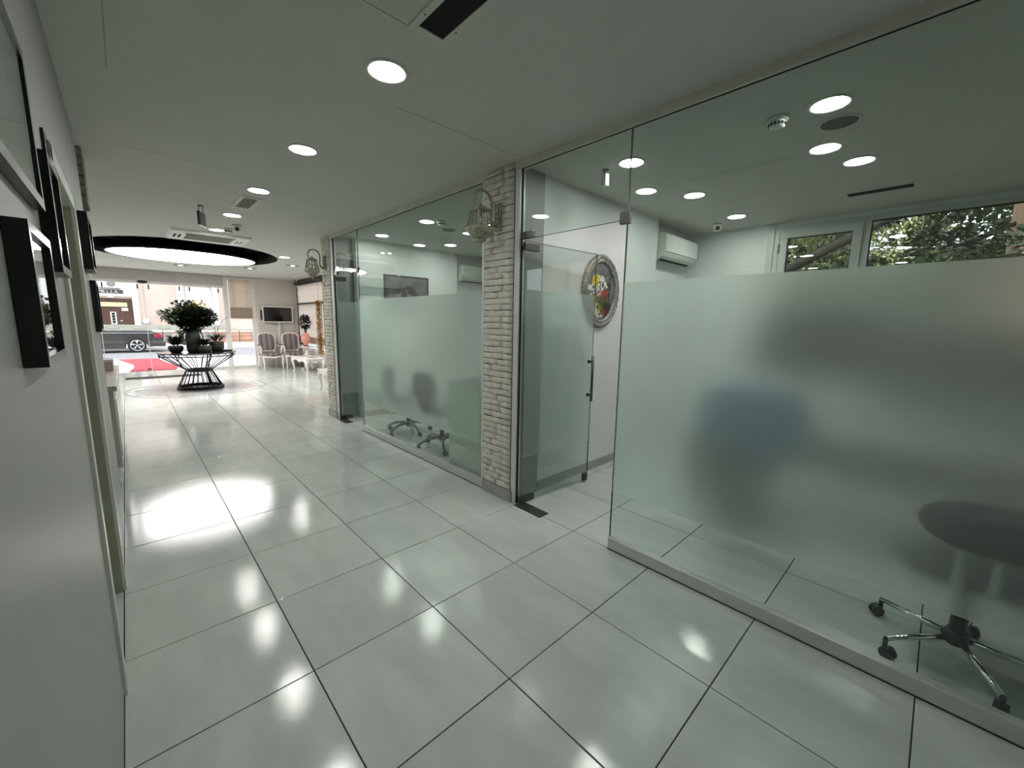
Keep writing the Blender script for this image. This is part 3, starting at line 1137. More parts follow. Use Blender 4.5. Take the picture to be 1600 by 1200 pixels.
# cassette air conditioner
t = thing('ceiling_cassette', 'white ceiling cassette air conditioner before the oval recess', 'air conditioner', (1.165, 6.03, H))
b = MB()
b.add([(-0.48, -0.43, 0), (0.48, -0.43, 0), (0.48, 0.43, 0), (-0.48, 0.43, 0),
       (-0.46, -0.41, -0.035), (0.46, -0.41, -0.035), (0.46, 0.41, -0.035), (-0.46, 0.41, -0.035)],
      [(0, 1, 5, 4), (1, 2, 6, 5), (2, 3, 7, 6), (3, 0, 4, 7), (4, 5, 6, 7)])
b.build('panel', 'white_plastic', t)
MB().box(-0.28, 0.28, -0.20, 0.24, -0.038, -0.034).build('intake_grille', 'grille', t)
MB().box(-0.30, 0.30, -0.285, -0.245, -0.0385, -0.034).build('outlet', 'void', t)
for x_ in (-0.40, -0.345):
    MB().box(x_ - 0.012, x_ + 0.012, -0.13, 0.16, -0.0385, -0.034).build('louver', 'void', t)
for x_ in (0.345, 0.40):
    MB().box(x_ - 0.009, x_ + 0.009, -0.13, 0.16, -0.0385, -0.034).build('louver', 'grille', t)


def hanging_sign(x, y, rz, label, z0, w, h, th):
    t = thing('hanging_sign', label, 'sign', (x, y, H), rz, group='small ceiling hung signs')
    MB().lathe([(0.026, 0.001), (0.026, -0.008)], 14).build('ceiling_plate', 'dark_steel', t)
    for s in (-1, 1):
        MB().cyl((s * w * 0.30, 0, -0.004), (s * w * 0.30, 0, z0 + 0.003), 0.004, 6).build('rod', 'dark_steel', t)
    MB().cyl((-w * 0.30, 0, -0.006), (w * 0.30, 0, -0.006), 0.004, 6).build('bar', 'dark_steel', t)
    MB().cbox(-w / 2, w / 2, -th / 2, th / 2, z0 - h, z0, 0.002).build('panel', 'sign_matt' if th < 0.03 else 'white_gloss', t)
    MB().box(-w / 2, w / 2, -th / 2 - 0.001, th / 2 + 0.001, z0 - h - 0.010, z0 - h).build('lower_edge', 'white_gloss', t)


hanging_sign(0.845, 3.98, R(62), 'small dark sign panel hanging from the passage ceiling', -0.07, 0.16, 0.14, 0.018)
hanging_sign(2.975, 0.27, R(80), 'small white tag hanging from the ceiling over the glass door', -0.035, 0.05, 0.075, 0.034)

# ================================================================== WALL LANTERNS
def lantern(y, label):
    t = thing('wall_lantern', label, 'wall lantern', (2.376, y, 2.0), group='antique wall lanterns')
    b_ = MB()
    b_.cbox(-0.018, 0.002, -0.038, 0.038, 0.225, 0.44, 0.008)
    b_.cbox(-0.032, -0.016, -0.025, 0.025, 0.245, 0.425, 0.008)
    b_.build('back_plate', 'lantern', t)
    for k in range(6):
        MB().sphere((-0.034, 0.0, 0.262 + k * 0.03), 0.009, 8).build('bead', 'lantern', t)
    # scroll arm in the x-z plane: leaves the plate low, rises, loops over the cage and curls in
    LX = -0.190
    pts = [(-0.030, 0, 0.262), (-0.045, 0, 0.247), (-0.064, 0, 0.255), (-0.078, 0, 0.285), (-0.080, 0, 0.33), (-0.074, 0, 0.385)]
    cx_, cz_, rr = -0.164, 0.412, 0.090
    for k in range(0, 13):
        a = R(2 + k * 19)
        r2_ = rr * (1.0 if k < 7 else 1.0 - 0.045 * (k - 6))
        pts.append((cx_ + r2_ * math.cos(a), 0, cz_ + r2_ * math.sin(a)))
    ex, ez = pts[-1][0], pts[-1][2]
    c2x, c2z = -0.186, 0.412 - 0.035
    a_s = math.atan2(ez - c2z, ex - c2x)
    r_s = math.hypot(ex - c2x, ez - c2z)
    for k in range(1, 15):
        a = a_s + R(k * 30)
        r2_ = r_s * (1 - k / 15) + 0.012 * (k / 15)
        pts.append((c2x + r2_ * math.cos(a), 0, c2z + r2_ * math.sin(a)))
    n_ = len(pts)
    MB().tube(pts, [0.0115 - 0.004 * i / n_ for i in range(n_)], 8).build('scroll_arm', 'lantern', t)
    MB().tube([(-0.060, 0, 0.255), (-0.052, 0, 0.275), (-0.060, 0, 0.288), (-0.068, 0, 0.280)], 0.007, 6).build('lower_curl', 'lantern', t)
    rot = R(45)
    q2 = math.sqrt(2.0)
    MB().cyl((LX, 0, 0.375), (LX, 0, 0.398), 0.012, 10).build('hanger', 'lantern', t)
    MB().lathe([(0.012, 0.392), (0.028, 0.383), (0.058 * q2, 0.362), (0.062 * q2, 0.355), (0.056 * q2, 0.348)], 4, (LX, 0, 0), smooth=False, rot=rot).build('roof', 'lantern', t)
    ht, hb_ = 0.050, 0.068
    zt, zb = 0.352, 0.228
    cs = [(1, 1), (-1, 1), (-1, -1), (1, -1)]
    cage = MB()
    pn = MB()
    for k in range(4):
        a, c = cs[k], cs[(k + 1) % 4]
        t0 = Vector((LX + ht * a[0], ht * a[1], zt))
        t1 = Vector((LX + ht * c[0], ht * c[1], zt))
        b0 = Vector((LX + hb_ * a[0], hb_ * a[1], zb))
        b1 = Vector((LX + hb_ * c[0], hb_ * c[1], zb))
        cage.tube([t0, b0], 0.0085, 6)
        cage.tube([t0, t1], 0.008, 6)
        cage.tube([b0, b1], 0.008, 6)
        cage.tube([(t0 + b0) / 2, (t1 + b1) / 2], 0.003, 5)
        for f_ in (0.33, 0.67):
            cage.tube([t0.lerp(t1, f_), b0.lerp(b1, f_)], 0.003, 5)
        pn.add([t0.lerp(Vector((LX, 0, zt)), 0.04), t1.lerp(Vector((LX, 0, zt)), 0.04), b1.lerp(Vector((LX, 0, zb)), 0.04), b0.lerp(Vector((LX, 0, zb)), 0.04)], [(0, 1, 2, 3)])
    cage.build('cage', 'lantern', t)
    pn.build('panes', 'pane_window', t)
    MB().cyl((LX, 0, 0.222), (LX, 0, 0.262), 0.012, 10).build('lamp_holder', 'white_plastic', t)
    MB().sphere((LX, 0, 0.282), 0.022, 12, 1.2).build('bulb', 'white_gloss', t)
    MB().lathe([(0.068 * q2, 0.234), (0.078 * q2, 0.226), (0.085 * q2, 0.215), (0.085 * q2, 0.208), (0.076 * q2, 0.202)], 4, (LX, 0, 0), smooth=False, rot=rot).build('rim', 'lantern', t)
    MB().lathe([(0.104, 0.205), (0.097, 0.188), (0.080, 0.165), (0.058, 0.146), (0.040, 0.136)], 12, (LX, 0, 0), smooth=False).build('bowl', 'lantern', t)
    MB().lathe([(0.044, 0.138), (0.050, 0.131), (0.036, 0.120), (0.018, 0.113), (0.012, 0.107), (0.018, 0.099), (0.015, 0.091), (0.004, 0.080), (0.0005, 0.076)], 14, (LX, 0, 0)).build('finial', 'lantern', t)
    return t


lantern(0.845, 'antique bronze wall lantern on the column between the rooms')
lantern(4.72, 'antique bronze wall lantern on the lobby corner column')

# ================================================================== NEARER ROOM
# oval painting on the wall y = 0.69 (faces -y)
t = thing('oval_painting', 'oval flower still life in an ornate silvered frame', 'painting', (3.585, 0.688, 1.825))
b = MB()
NS = 72
prof = [(0.0, 0.0), (0.0, -0.020), (0.018, -0.034), (0.034, -0.030), (0.045, -0.020), (0.058, -0.030), (0.075, -0.022), (0.080, -0.008), (0.080, 0.0)]
vs, fs = [], []
AX, AZ = 0.305, 0.352
for k in range(NS):
    a = 2 * PI * k / NS
    wob = 1.0 + 0.12 * math.sin(k * PI / 1.5)
    for d_, h_ in prof:
        vs.append(((AX - d_) * math.cos(a), h_ * wob, (AZ - d_) * math.sin(a)))
n_p = len(prof)
for k in range(NS):
    k2 = (k + 1) % NS
    for i in range(n_p - 1):
        fs.append((k * n_p + i, k * n_p + i + 1, k2 * n_p + i + 1, k2 * n_p + i))
b.add(vs, fs, True)
b.build('frame', 'antique_frame', t)
b = MB()
b.add([((AX - 0.07) * math.cos(2 * PI * k / 48), -0.008, (AZ - 0.07) * math.sin(2 * PI * k / 48)) for k in range(48)], [tuple(range(48))])
cv = b.build('canvas', 'canvas', t)
rp = random.Random(4)
daubs = {'paint_green': [(0.0, -0.02, 0.13, 60), (-0.05, -0.12, 0.08, 30), (0.07, 0.1, 0.08, 20)],
         'paint_dark': [(0.10, -0.17, 0.06, 34), (0.12, 0.0, 0.07, 14)],
         'paint_yellow': [(-0.085, 0.10, 0.05, 34)],
         'paint_olive': [(-0.10, -0.08, 0.04, 18), (-0.02, -0.16, 0.035, 20)],
         'paint_white': [(0.005, 0.08, 0.06, 36), (0.08, 0.05, 0.02, 6), (-0.16, 0.0, 0.06, 20)],
         'paint_pink': [(-0.035, 0.0, 0.035, 18)],
         'paint_red': [(0.07, -0.02, 0.055, 34), (0.045, -0.19, 0.03, 10)],
         'paint_cream': [(-0.09, -0.17, 0.05, 22), (0.0, -0.235, 0.06, 16)]}
for dm, spots in daubs.items():
    b = MB()
    for (cx_, cz_, rr, n) in spots:
        for k in range(int(n * 1.3)):
            a, q = rp.uniform(0, 2 * PI), rr * 1.15 * math.sqrt(rp.random())
            x, z = cx_ + q * math.cos(a), cz_ + q * math.sin(a)
            if (x / (AX - 0.09)) ** 2 + (z / (AZ - 0.09)) ** 2 > 0.92:
                continue
            s = rp.uniform(0.012, 0.028)
            th = rp.uniform(0, PI)
            y = -0.0085 - rp.uniform(0.0004, 0.003)
            b.add([(x + s * math.cos(th + p) * (1 if i % 2 else 0.6), y, z + s * math.sin(th + p) * (1 if i % 2 else 0.6)) for i, p in enumerate([0, PI / 3, 2 * PI / 3, PI, 4 * PI / 3, 5 * PI / 3])], [(0, 1, 2, 3, 4, 5)])
    b.build('paint_daubs', dm, cv)['kind'] = 'stuff'

t = thing('light_switch', 'white switch plate behind the open door handle', 'switch', (3.30, 0.686, 1.19))
MB().cbox(-0.042, 0.042, -0.010, 0.003, -0.06, 0.06, 0.003).build('plate', 'white_gloss', t)
MB().cbox(-0.022, 0.022, -0.014, -0.009, -0.035, 0.035, 0.002).build('rocker', 'white_plastic', t)


def split_ac(x0, x1, yw, z0, z1, label):
    """wall unit on a wall facing -y"""
    t = thing('wall_air_conditioner', label, 'air conditioner', (x0, yw, z0), group='wall air conditioners')
    W, h_ = x1 - x0, z1 - z0
    prof_ = [(-0.002, 0.02), (-0.10, 0.0), (-0.17, 0.03), (-0.205, 0.075), (-0.21, h_ - 0.02), (-0.19, h_), (-0.002, h_)]
    MB().prism(prof_, 'x', 0, W).build('body', 'white_plastic', t)
    MB().prism([(-0.2085, 0.082), (-0.2165, 0.085), (-0.2165, h_ - 0.02), (-0.212, h_ - 0.012)], 'x', 0.004, W - 0.004).build('front_cover', 'white_gloss', t)
    MB().prism([(-0.105, -0.003), (-0.168, 0.026), (-0.173, 0.022), (-0.11, -0.008)], 'x', 0.06, W - 0.06).build('outlet', 'void', t)
    MB().prism([(-0.150, 0.010), (-0.185, 0.040), (-0.189, 0.037), (-0.153, 0.006)], 'x', 0.05, W - 0.05).build('flap', 'white_plastic', t)
    return t


split_ac(4.725, 5.585, 0.83, 2.27, 2.56, 'white wall air conditioner in the recess of the nearer room')
split_ac(4.62, 5.48, 4.58, 2.235, 2.525, 'white wall air conditioner in the recess of the farther room')

# window band in the outer wall
t = thing('window_1', 'white framed window band looking out on a leafy tree', 'window', (WX, -4.0, 1.55), kind='structure')
WZ, WL = 1.105, 3.80
f = MB()
f.cbox(0.0, 0.09, 0, WL, WZ - 0.055, WZ, 0.004)
f.build('head_frame', 'upvc', t)
f = MB()
f.cbox(0.0, 0.09, 0, WL, 0.0, 0.055, 0.004)
f.build('sill_frame', 'upvc', t)
MB().cbox(-0.008, 0.09, WL - 0.05, WL, 0.055, WZ - 0.055, 0.004).build('side_frame', 'upvc', t)
MB().cbox(0.0, 0.09, 0.0, 0.05, 0.055, WZ - 0.055, 0.004).build('side_frame', 'upvc', t)
MB().cbox(-0.002, 0.09, WL - 0.855, WL - 0.800, 0.055, WZ - 0.055, 0.004).build('mullion', 'upvc', t)
MB().cbox(-0.002, 0.09, WL - 2.40, WL - 2.345, 0.055, WZ - 0.055, 0.004).build('mullion', 'upvc', t)
# opening sash
sash = MB()
y0, y1 = WL - 0.795, WL - 0.055
sash.cbox(-0.02, 0.05, y0, y1, WZ - 0.14, WZ - 0.052, 0.005)
sash.cbox(-0.02, 0.05, y0, y1, 0.05, 0.13, 0.005)
sash.cbox(-0.02, 0.05, y0, y0 + 0.080, 0.13, WZ - 0.14, 0.005)
sash.cbox(-0.02, 0.05, y1 - 0.080, y1, 0.13, WZ - 0.14, 0.005)
so = sash.build('opening_sash', 'upvc', t)
MB().box(0.010, 0.016, y0 + 0.085, y1 - 0.085, 0.135, WZ - 0.145).build('pane', 'pane_window', t)
g = MB()
for (a0, a1, q0, q1) in ((y0 + 0.078, y1 - 0.078, WZ - 0.147, WZ - 0.138), (y0 + 0.078, y0 + 0.086, 0.13, WZ - 0.14), (y1 - 0.086, y1 - 0.078, 0.13, WZ - 0.14)):
    g.box(-0.012, 0.03, a0, a1, q0, q1)
g.build('gasket', 'gasket', t)
MB().cbox(-0.028, -0.012, y1 - 0.012, y1 + 0.012, WZ - 0.30, WZ - 0.20, 0.003).build('hinge', 'steel', so)
MB().box(0.030, 0.036, WL - 2.345, WL - 0.855, 0.055, WZ - 0.055).build('pane', 'pane_window', t)
MB().box(0.046, 0.050, WL - 2.345, WL - 0.855, 0.055, WZ - 0.055).build('pane', 'pane_window', t)
MB().box(0.030, 0.036, 0.05, WL - 2.40, 0.055, WZ - 0.055).build('pane', 'pane_window', t)
g = MB()
g.box(0.01, 0.045, WL - 2.345, WL - 0.855, WZ - 0.064, WZ - 0.054)
g.box(0.01, 0.045, WL - 0.863, WL - 0.853, 0.055, WZ - 0.055)
g.build('gasket', 'gasket', t)
tag(MB().cbox(WX - 0.02, WX + 0.004, -0.20, -0.135, 0.9, H, 0.004).build('trim_3', 'upvc'), 'white trim strip beside the opening window sash', 'trim', kind='structure')

# dark cabinet hung below the windows, desk, monitor, blue chair
t = thing('wall_cabinet', 'dark wall cabinet below the window seen blurred through frosted glass', 'cabinet', (5.36, -3.6, 1.02))
MB().cbox(0, 0.395, 0, 2.45, 0, 0.50, 0.005).build('body', 'dark_cabinet', t)
for k in range(4):
    dr = MB().cbox(-0.018, 0.0, 0.01 + k * 0.61, 0.60 + k * 0.61, 0.01, 0.49, 0.003).build('door', 'dark_cabinet', t)
    MB().cbox(-0.030, -0.018, 0.28 + k * 0.61, 0.36 + k * 0.61, 0.05, 0.065, 0.002).build('handle', 'steel', dr)
t = thing('office_desk', 'grey brown office desk behind the frosted glass', 'desk', (3.75, -2.4, 0))
MB().cbox(0, 0.75, 0, 1.75, 0.72, 0.755, 0.004).build('worktop', 'desk_wood', t)
for y_ in (0.03, 1.69):
    MB().cbox(0.05, 0.70, y_, y_ + 0.03, 0.0, 0.72, 0.003).build('leg_panel', 'desk_wood', t)
MB().box(0.55, 0.57, 0.06, 1.69, 0.35, 0.72).build('modesty_panel', 'desk_wood', t)
t = thing('monitor', 'large black monitor on a tall stand above the office desk', 'monitor', (4.10, -0.98, 0.7555))
MB().cbox(-0.10, 0.10, -0.13, 0.13, 0.0, 0.018, 0.004).build('foot', 'black_plastic', t)
MB().cbox(-0.015, 0.015, -0.03, 0.03, 0.018, 0.50, 0.004).build('stand', 'black_plastic', t)
MB().cbox(-0.055, -0.018, -0.36, 0.36, 0.38, 0.88, 0.006).build('housing', 'black_plastic', t)
MB().box(-0.057, -0.054, -0.345, 0.345, 0.395, 0.865).build('screen', 'screen', t)


def star_base(t, r_arm, mat_arm, hub_z, curved, a0, hub_m='black_plastic'):
    for k in range(5):
        a = a0 + 2 * PI * k / 5
        ca, sa = math.cos(a), math.sin(a)
        if curved:
            pts = [(0.02, 0.128), (0.10, 0.132), (0.19, 0.120), (0.26, 0.092), (r_arm, 0.066)]
            rad_ = [0.021, 0.019, 0.017, 0.016, 0.016]
        else:
            pts = [(0.03, 0.118), (r_arm * 0.5, 0.106), (r_arm, 0.090)]
            rad_ = [0.017, 0.014, 0.0115]
        arm = MB().tube([(p * ca, p * sa, z) for p, z in pts], rad_, 10).build('base_arm', mat_arm, t)
        c_ = MB()
        c_.cyl((r_arm * ca, r_arm * sa, 0.045), (r_arm * ca, r_arm * sa, 0.094 if not curved else 0.07), 0.0095, 8)
        tw = a + 1.1 + k * 0.7
        ct, st = math.cos(tw), math.sin(tw)
        wx, wy = r_arm * ca + 0.016 * ct, r_arm * sa + 0.016 * st
        for s in (-1, 1):
            p0 = (wx - st * s * 0.004, wy + ct * s * 0.004, 0.0265)
            p1 = (wx - st * s * 0.021, wy + ct * s * 0.021, 0.0265)
            c_.tube([p0, p1], 0.0262, 16)
        c_.tube([(wx - st * -0.02, wy + ct * -0.02, 0.036), (wx - st * 0.02, wy + ct * 0.02, 0.036)], 0.021, 10)
        c_.build('caster', 'black_plastic', arm)
    MB().lathe([(0.030, 0.085), (0.043, 0.095), (0.043, 0.14), (0.034, 0.155)], 18).build('hub', hub_m, t)
    MB().cyl((0, 0, 0.15), (0, 0, hub_z), 0.029, 14).build('gas_column', 'black_plastic', t)


def pad(t, name, m, x0, x1, y0, y1, z0, z1, c):
    return MB().cbox(x0, x1, y0, y1, z0, z1, c).build(name, m, t, smooth=True)


def round_pad(name, m, t, cx, cy, cz, rx, ry, rz_, expo=2.6, n=20, lat=10, tilt=0.0):
    """superellipsoid cushion"""
    vs, fs = [], []
    e = 2.0 / expo

    def sp(v):
        return math.copysign(abs(v) ** e, v)
    for i in range(lat + 1):
        ph = -PI / 2 + PI * i / lat
        for k in range(n):
            th = 2 * PI * k / n
            x = rx * sp(math.cos(ph)) * sp(math.cos(th))
            y = ry * sp(math.cos(ph)) * sp(math.sin(th))
            z = rz_ * sp(math.sin(ph))
            x, z = x * math.cos(tilt) + z * math.sin(tilt), -x * math.sin(tilt) + z * math.cos(tilt)
            vs.append((cx + x, cy + y, cz + z))
    for i in range(lat):
        for k in range(n):
            k2 = (k + 1) % n
            fs.append((i * n + k, i * n + k2, (i + 1) * n + k2, (i + 1) * n + k))
    return MB().add(vs, fs, True).build(name, m, t)


def low_back_chair(x, y, rz, label, a0):
    t = thing('swivel_chair', label, 'office chair', (x, y, 0), rz, group='black swivel chairs with chrome feet')
    star_base(t, 0.30, 'chrome', 0.40, False, a0)
    round_pad('seat', 'black_fabric', t, 0.04, 0, 0.455, 0.235, 0.245, 0.052, 3.0)
    round_pad('backrest', 'black_fabric', t, -0.318, -0.075, 0.755, 0.040, 0.265, 0.105, 2.4)
    for s in (-1, 1):
        MB().tube([(-0.10, s * 0.05, 0.42), (-0.22, s * 0.05, 0.43), (-0.29, s * 0.05, 0.52), (-0.31, s * 0.05, 0.70)], 0.011, 8).build('back_support', 'alu', t)
    return t


low_back_chair(2.785, -1.905, R(0), 'black swivel chair with chrome foot against the frosted glass', R(61))
low_back_chair(3.27, -2.42, R(0), 'second chrome footed swivel chair at the right picture edge', R(122))

t = thing('visitor_chair', 'blue backed office chair blurred behind the frosted glass', 'office chair', (3.60, -0.74, 0), R(0))
star_base(t, 0.30, 'dark_steel', 0.40, True, R(20))
round_pad('seat', 'black_fabric', t, 0.0, 0, 0.45, 0.26, 0.26, 0.06, 3.0)
round_pad('backrest', 'blue_fabric', t, -0.27, -0.10, 0.84, 0.05, 0.36, 0.27, 3.0)
MB().cbox(-0.30, -0.05, -0.04, 0.04, 0.40, 0.43, 0.004).build('back_bar', 'black_plastic', t)
MB().cbox(-0.33, -0.30, -0.04, 0.04, 0.40, 0.75, 0.004).build('back_bar', 'black_plastic', t)
t = thing('drawer_pedestal', 'dark low drawer pedestal blurred behind the frosted glass', 'cabinet', (4.05, -0.58, 0))
MB().cbox(0, 0.45, 0, 0.42, 0.03, 0.55, 0.004).build('body', 'dark_cabinet', t)
for k in range(3):
    dr = MB().cbox(-0.016, 0.0, 0.01, 0.41, 0.04 + k * 0.17, 0.20 + k * 0.17, 0.003).build('drawer', 'dark_cabinet', t)
    MB().cbox(-0.028, -0.016, 0.15, 0.27, 0.11 + k * 0.17, 0.122 + k * 0.17, 0.002).build('handle', 'steel', dr)
for fx in (0.04, 0.41):
    for fy in (0.04, 0.38):
        MB().lathe([(0.018, 0), (0.018, 0.03)], 10, (fx, fy, 0)).build('caster', 'black_plastic', t)

# ================================================================== FARTHER ROOM
def task_chair(x, y, label, a0, rz):
    t = thing('task_chair', label, 'office chair', (x, y, 0), rz, group='dark task chairs with arched feet')
    star_base(t, 0.305, 'dark_steel', 0.42, True, a0)
    round_pad('seat', 'black_fabric', t, 0.04, 0, 0.47, 0.24, 0.245, 0.045, 3.0)
    round_pad('backrest', 'black_fabric', t, -0.235, 0, 0.775, 0.035, 0.225, 0.165, 2.6)
    round_pad('lumbar', 'black_fabric', t, -0.205, 0, 0.565, 0.030, 0.13, 0.11, 2.6)
    MB().tube([(-0.02, 0, 0.43), (-0.18, 0, 0.44), (-0.235, 0, 0.52), (-0.245, 0, 0.70)], 0.016, 8).build('back_support', 'black_plastic', t)
    return t


task_chair(2.84, 3.19, 'dark task chair nearest the lobby behind frosted glass', R(200), R(-6))
task_chair(2.80, 2.31, 'dark task chair beside the glass desk behind frosted glass', R(235), R(4))
t = thing('counter_desk', 'pale green glass fronted desk standing against the farther partition', 'desk', (2.47, 1.17, 0))
MB().cbox(0.0, 0.022, 0, 0.52, 0.03, 0.885, 0.002).build('end_panel', 'desk_white', t)
MB().cbox(-0.004, 1.45, -0.004, 0.53, 0.885, 0.900, 0.002).build('worktop', 'desk_edge', t)
MB().cbox(1.40, 1.43, 0, 0.52, 0.0, 0.885, 0.002).build('end_panel', 'desk_white', t)
MB().cbox(0.022, 1.40, 0.02, 0.04, 0.25, 0.885, 0.002).build('back_panel', 'desk_white', t)
MB().cbox(0.0, 0.022, 0, 0.52, 0.0, 0.03, 0.001).build('foot_rail', 'dark_steel', t)
t = thing('paper_stack', 'white papers piled on the glass fronted desk', 'papers', (2.53, 1.28, 0.9005))
for k in range(4):
    MB().box(-0.0 + k * 0.004, 0.30 - k * 0.006, 0.0, 0.24 - k * 0.005, k * 0.02, k * 0.02 + 0.019).build('sheet_pile', 'white_gloss', t, rz=R(k * 2))

t = thing('wall_picture', 'wide dark photograph with black frame in the farther room', 'picture', (3.14, 4.428, 1.66))
W, Hh = 0.79, 0.56
f = MB()
f.box(0, W, -0.03, 0, 0, 0.018).box(0, W, -0.03, 0, Hh - 0.018, Hh).box(0, 0.018, -0.03, 0, 0.018, Hh - 0.018).box(W - 0.018, W, -0.03, 0, 0.018, Hh - 0.018)
f.build('frame', 'black_frame', t)
pr_ = MB().box(0.018, W - 0.018, -0.022, -0.002, 0.018, Hh - 0.018).build('print', 'photo_print', t)
b = MB()
b.add([(0.30, -0.0225, 0.05), (0.36, -0.0225, 0.05), (0.37, -0.0225, 0.34), (0.31, -0.0225, 0.40)], [(0, 1, 2, 3)])
arc = [(0.37 + 0.26 * math.sin(a), -0.0225, 0.10 + 0.32 * math.cos(a)) for a in [i * PI / 16 for i in range(9)]]
arc2 = [(0.37 + 0.19 * math.sin(a), -0.0225, 0.10 + 0.25 * math.cos(a)) for a in [i * PI / 16 for i in range(9)]]
b.add(arc + arc2[::-1], [tuple(range(18))])
b.build('printed_bridge', 'black_paint', pr_)
b = MB()
b.add([(0.06, -0.0224, 0.06), (0.28, -0.0224, 0.06), (0.28, -0.0224, 0.28), (0.06, -0.0224, 0.24)], [(0, 1, 2, 3)])
b.add([(0.40, -0.0224, 0.06), (0.50, -0.0224, 0.06), (0.49, -0.0224, 0.24), (0.40, -0.0224, 0.28)], [(0, 1, 2, 3)])
b.build('printed_houses', 'print_light', pr_)
MB().cbox(0.22, 0.27, -0.035, -0.005, Hh - 0.012, Hh + 0.012, 0.003).build('clip', 'white_gloss', t)

# ================================================================== LOBBY: facade, walls
FY = 13.0
t = thing('window_2', 'glazed shop front of the lobby with shutter box and white posts', 'window', (0, FY, 0), kind='structure')
MB().cbox(-3.08, 2.30, -0.20, 0.14, 2.425, 2.698, 0.006).build('shutter_box', 'shutter_grey', t)
MB().cbox(-3.08, 2.42, -0.06, 0.06, 2.355, 2.425, 0.005).build('head_rail', 'white_lacquer', t)
MB().cbox(2.30, 2.42, -0.07, 0.07, 0.0, 2.698, 0.005).build('post', 'white_lacquer', t)
MB().cbox(3.00, 3.14, -0.07, 0.07, 0.0, 2.698, 0.005).build('post', 'white_lacquer', t)
MB().cbox(2.42, 3.00, -0.05, 0.05, 2.60, 2.698, 0.004).build('head_rail', 'white_lacquer', t)
MB().cbox(1.35, 2.30, -0.04, 0.04, 0.0, 0.06, 0.003).build('sill_rail', 'white_lacquer', t)
MB().cbox(2.42, 3.00, -0.04, 0.04, 0.0, 0.06, 0.003).build('sill_rail', 'white_lacquer', t)
edges = [-3.08, -1.80, -0.32, 0.56, 1.42, 2.30]
for a, c in zip(edges[:-1], edges[1:]):
    MB().box(a + 0.004, c - 0.004, -0.005, 0.005, 0.03, 2.355).build('glass_pane', 'pane_clear', t)
    MB().box(c - 0.006, c + 0.006, -0.012, 0.012, 0.03, 2.355).build('glass_edge', 'white_lacquer', t)
    for x_ in (a + 0.10, c - 0.12):
        MB().cbox(x_, x_ + 0.028, -0.018, 0.018, 2.215, 2.335, 0.003).build('clamp', 'black_paint', t)
MB().box(2.42, 3.00, -0.005, 0.005, 0.06, 2.60).build('glass_pane', 'pane_clear', t)
MB().cbox(0.47, 0.55, -0.03, 0.03, 0.07, 0.11, 0.003).build('floor_lock', 'steel', t)
sn = MB().lathe([(0.06, 0.0), (0.085, -0.02), (0.08, -0.05), (0.04, -0.065)], 14, (0.56, -0.10, 2.425), 1.2, 0.7)
sn.build('door_sensor', 'black_plastic', t)
dc = MB().box(-3.0, 2.28, -0.0085, -0.0065, 1.125, 1.275).build('safety_band', 'decal', t)
for k in range(11):
    b = MB()
    cx_ = -2.6 + k * 0.50
    b.tube([(cx_ + 0.13 * math.cos(a), -0.0095, 1.215 - 0.055 * math.sin(a)) for a in [i * PI / 10 for i in range(11)]], 0.005, 5)
    b.build('scallop', 'decal_line', dc)

# wall with the television
tag(MB().box(3.10, 4.34, 12.75, 13.06, 0, H).build('wall_television', 'lobby_paint'), 'beige grey lobby wall carrying the television', 'wall', kind='structure')
wall_with_holes('wall_lobby_right', 'lobby_paint', 'x', 4.22, 4.34, 4.9, 12.75, 0, H, [(9.0, 12.62, 0.55, 2.60)],
                'lobby side wall with a brown framed window')
t = thing('window_3', 'brown framed side window of the lobby', 'window', (4.22, 9.0, 0.55), kind='structure')
f = MB()
f.box(-0.03, 0.08, 0, 3.62, 1.97, 2.05).build('head_frame', 'dark_brown', t)
MB().box(-0.03, 0.08, 0, 3.62, 1.40, 1.44).build('transom', 'dark_brown', t)
MB().box(-0.03, 0.08, 0, 3.62, 0.0, 0.07).build('sill_frame', 'white_lacquer', t)
for y_ in (0.0, 1.2, 3.56):
    MB().box(-0.03, 0.08, y_, y_ + 0.06, 0.07, 1.97).build('side_frame', 'dark_brown', t)
MB().box(0.045, 0.051, 0.06, 3.56, 0.07, 1.97).build('glass_pane', 'pane_clear', t)
tag(MB().cbox(4.17, 4.22, 4.95, 12.74, 2.56, 2.699, 0.003).build('trim_4', 'dark_brown'), 'dark brown rail above the lobby side window', 'trim', kind='structure')


def roman_blind(name, label, origin, axis, w, h, folds, m, n_slats, group):
    """roman blind hanging down from its origin; axis gives the width direction"""
    t = thing(name, label, 'blind', origin, 0 if axis == 'x' else R(90), group=group)
    MB().cbox(0, w, -0.03, 0.0, -0.035, 0.0, 0.003).build('head_rail', 'white_lacquer', t)
    seg = h / n_slats
    for k in range(n_slats):
        z1 = -0.035 - k * seg
        b_ = MB()
        depth = 0.004 if k < n_slats - folds else 0.035
        for q in range(1 if depth < 0.01 else 3):
            yq = -0.012 - q * 0.010
            b_.add([(0.004, yq, z1), (w - 0.004, yq, z1), (w - 0.004, yq - 0.008, z1 - seg * 0.5), (0.004, yq - 0.008, z1 - seg * 0.5),
                    (0.004, yq - 0.001, z1 - seg + 0.002), (w - 0.004, yq - 0.001, z1 - seg + 0.002)], [(0, 1, 2, 3), (3, 2, 5, 4)])
        b_.build('fold', m, t)
    for x_ in (0.10, w - 0.12, 0.15):
        MB().cyl((x_, -0.034, -0.03), (x_, -0.034, -h - 0.02), 0.0025, 5).build('cord', 'lantern_dark', t)
    MB().cbox(0, w, -0.04, -0.004, -0.035 - h - 0.02, -0.035 - h, 0.003).build('bottom_bar', 'white_lacquer', t)
    return t


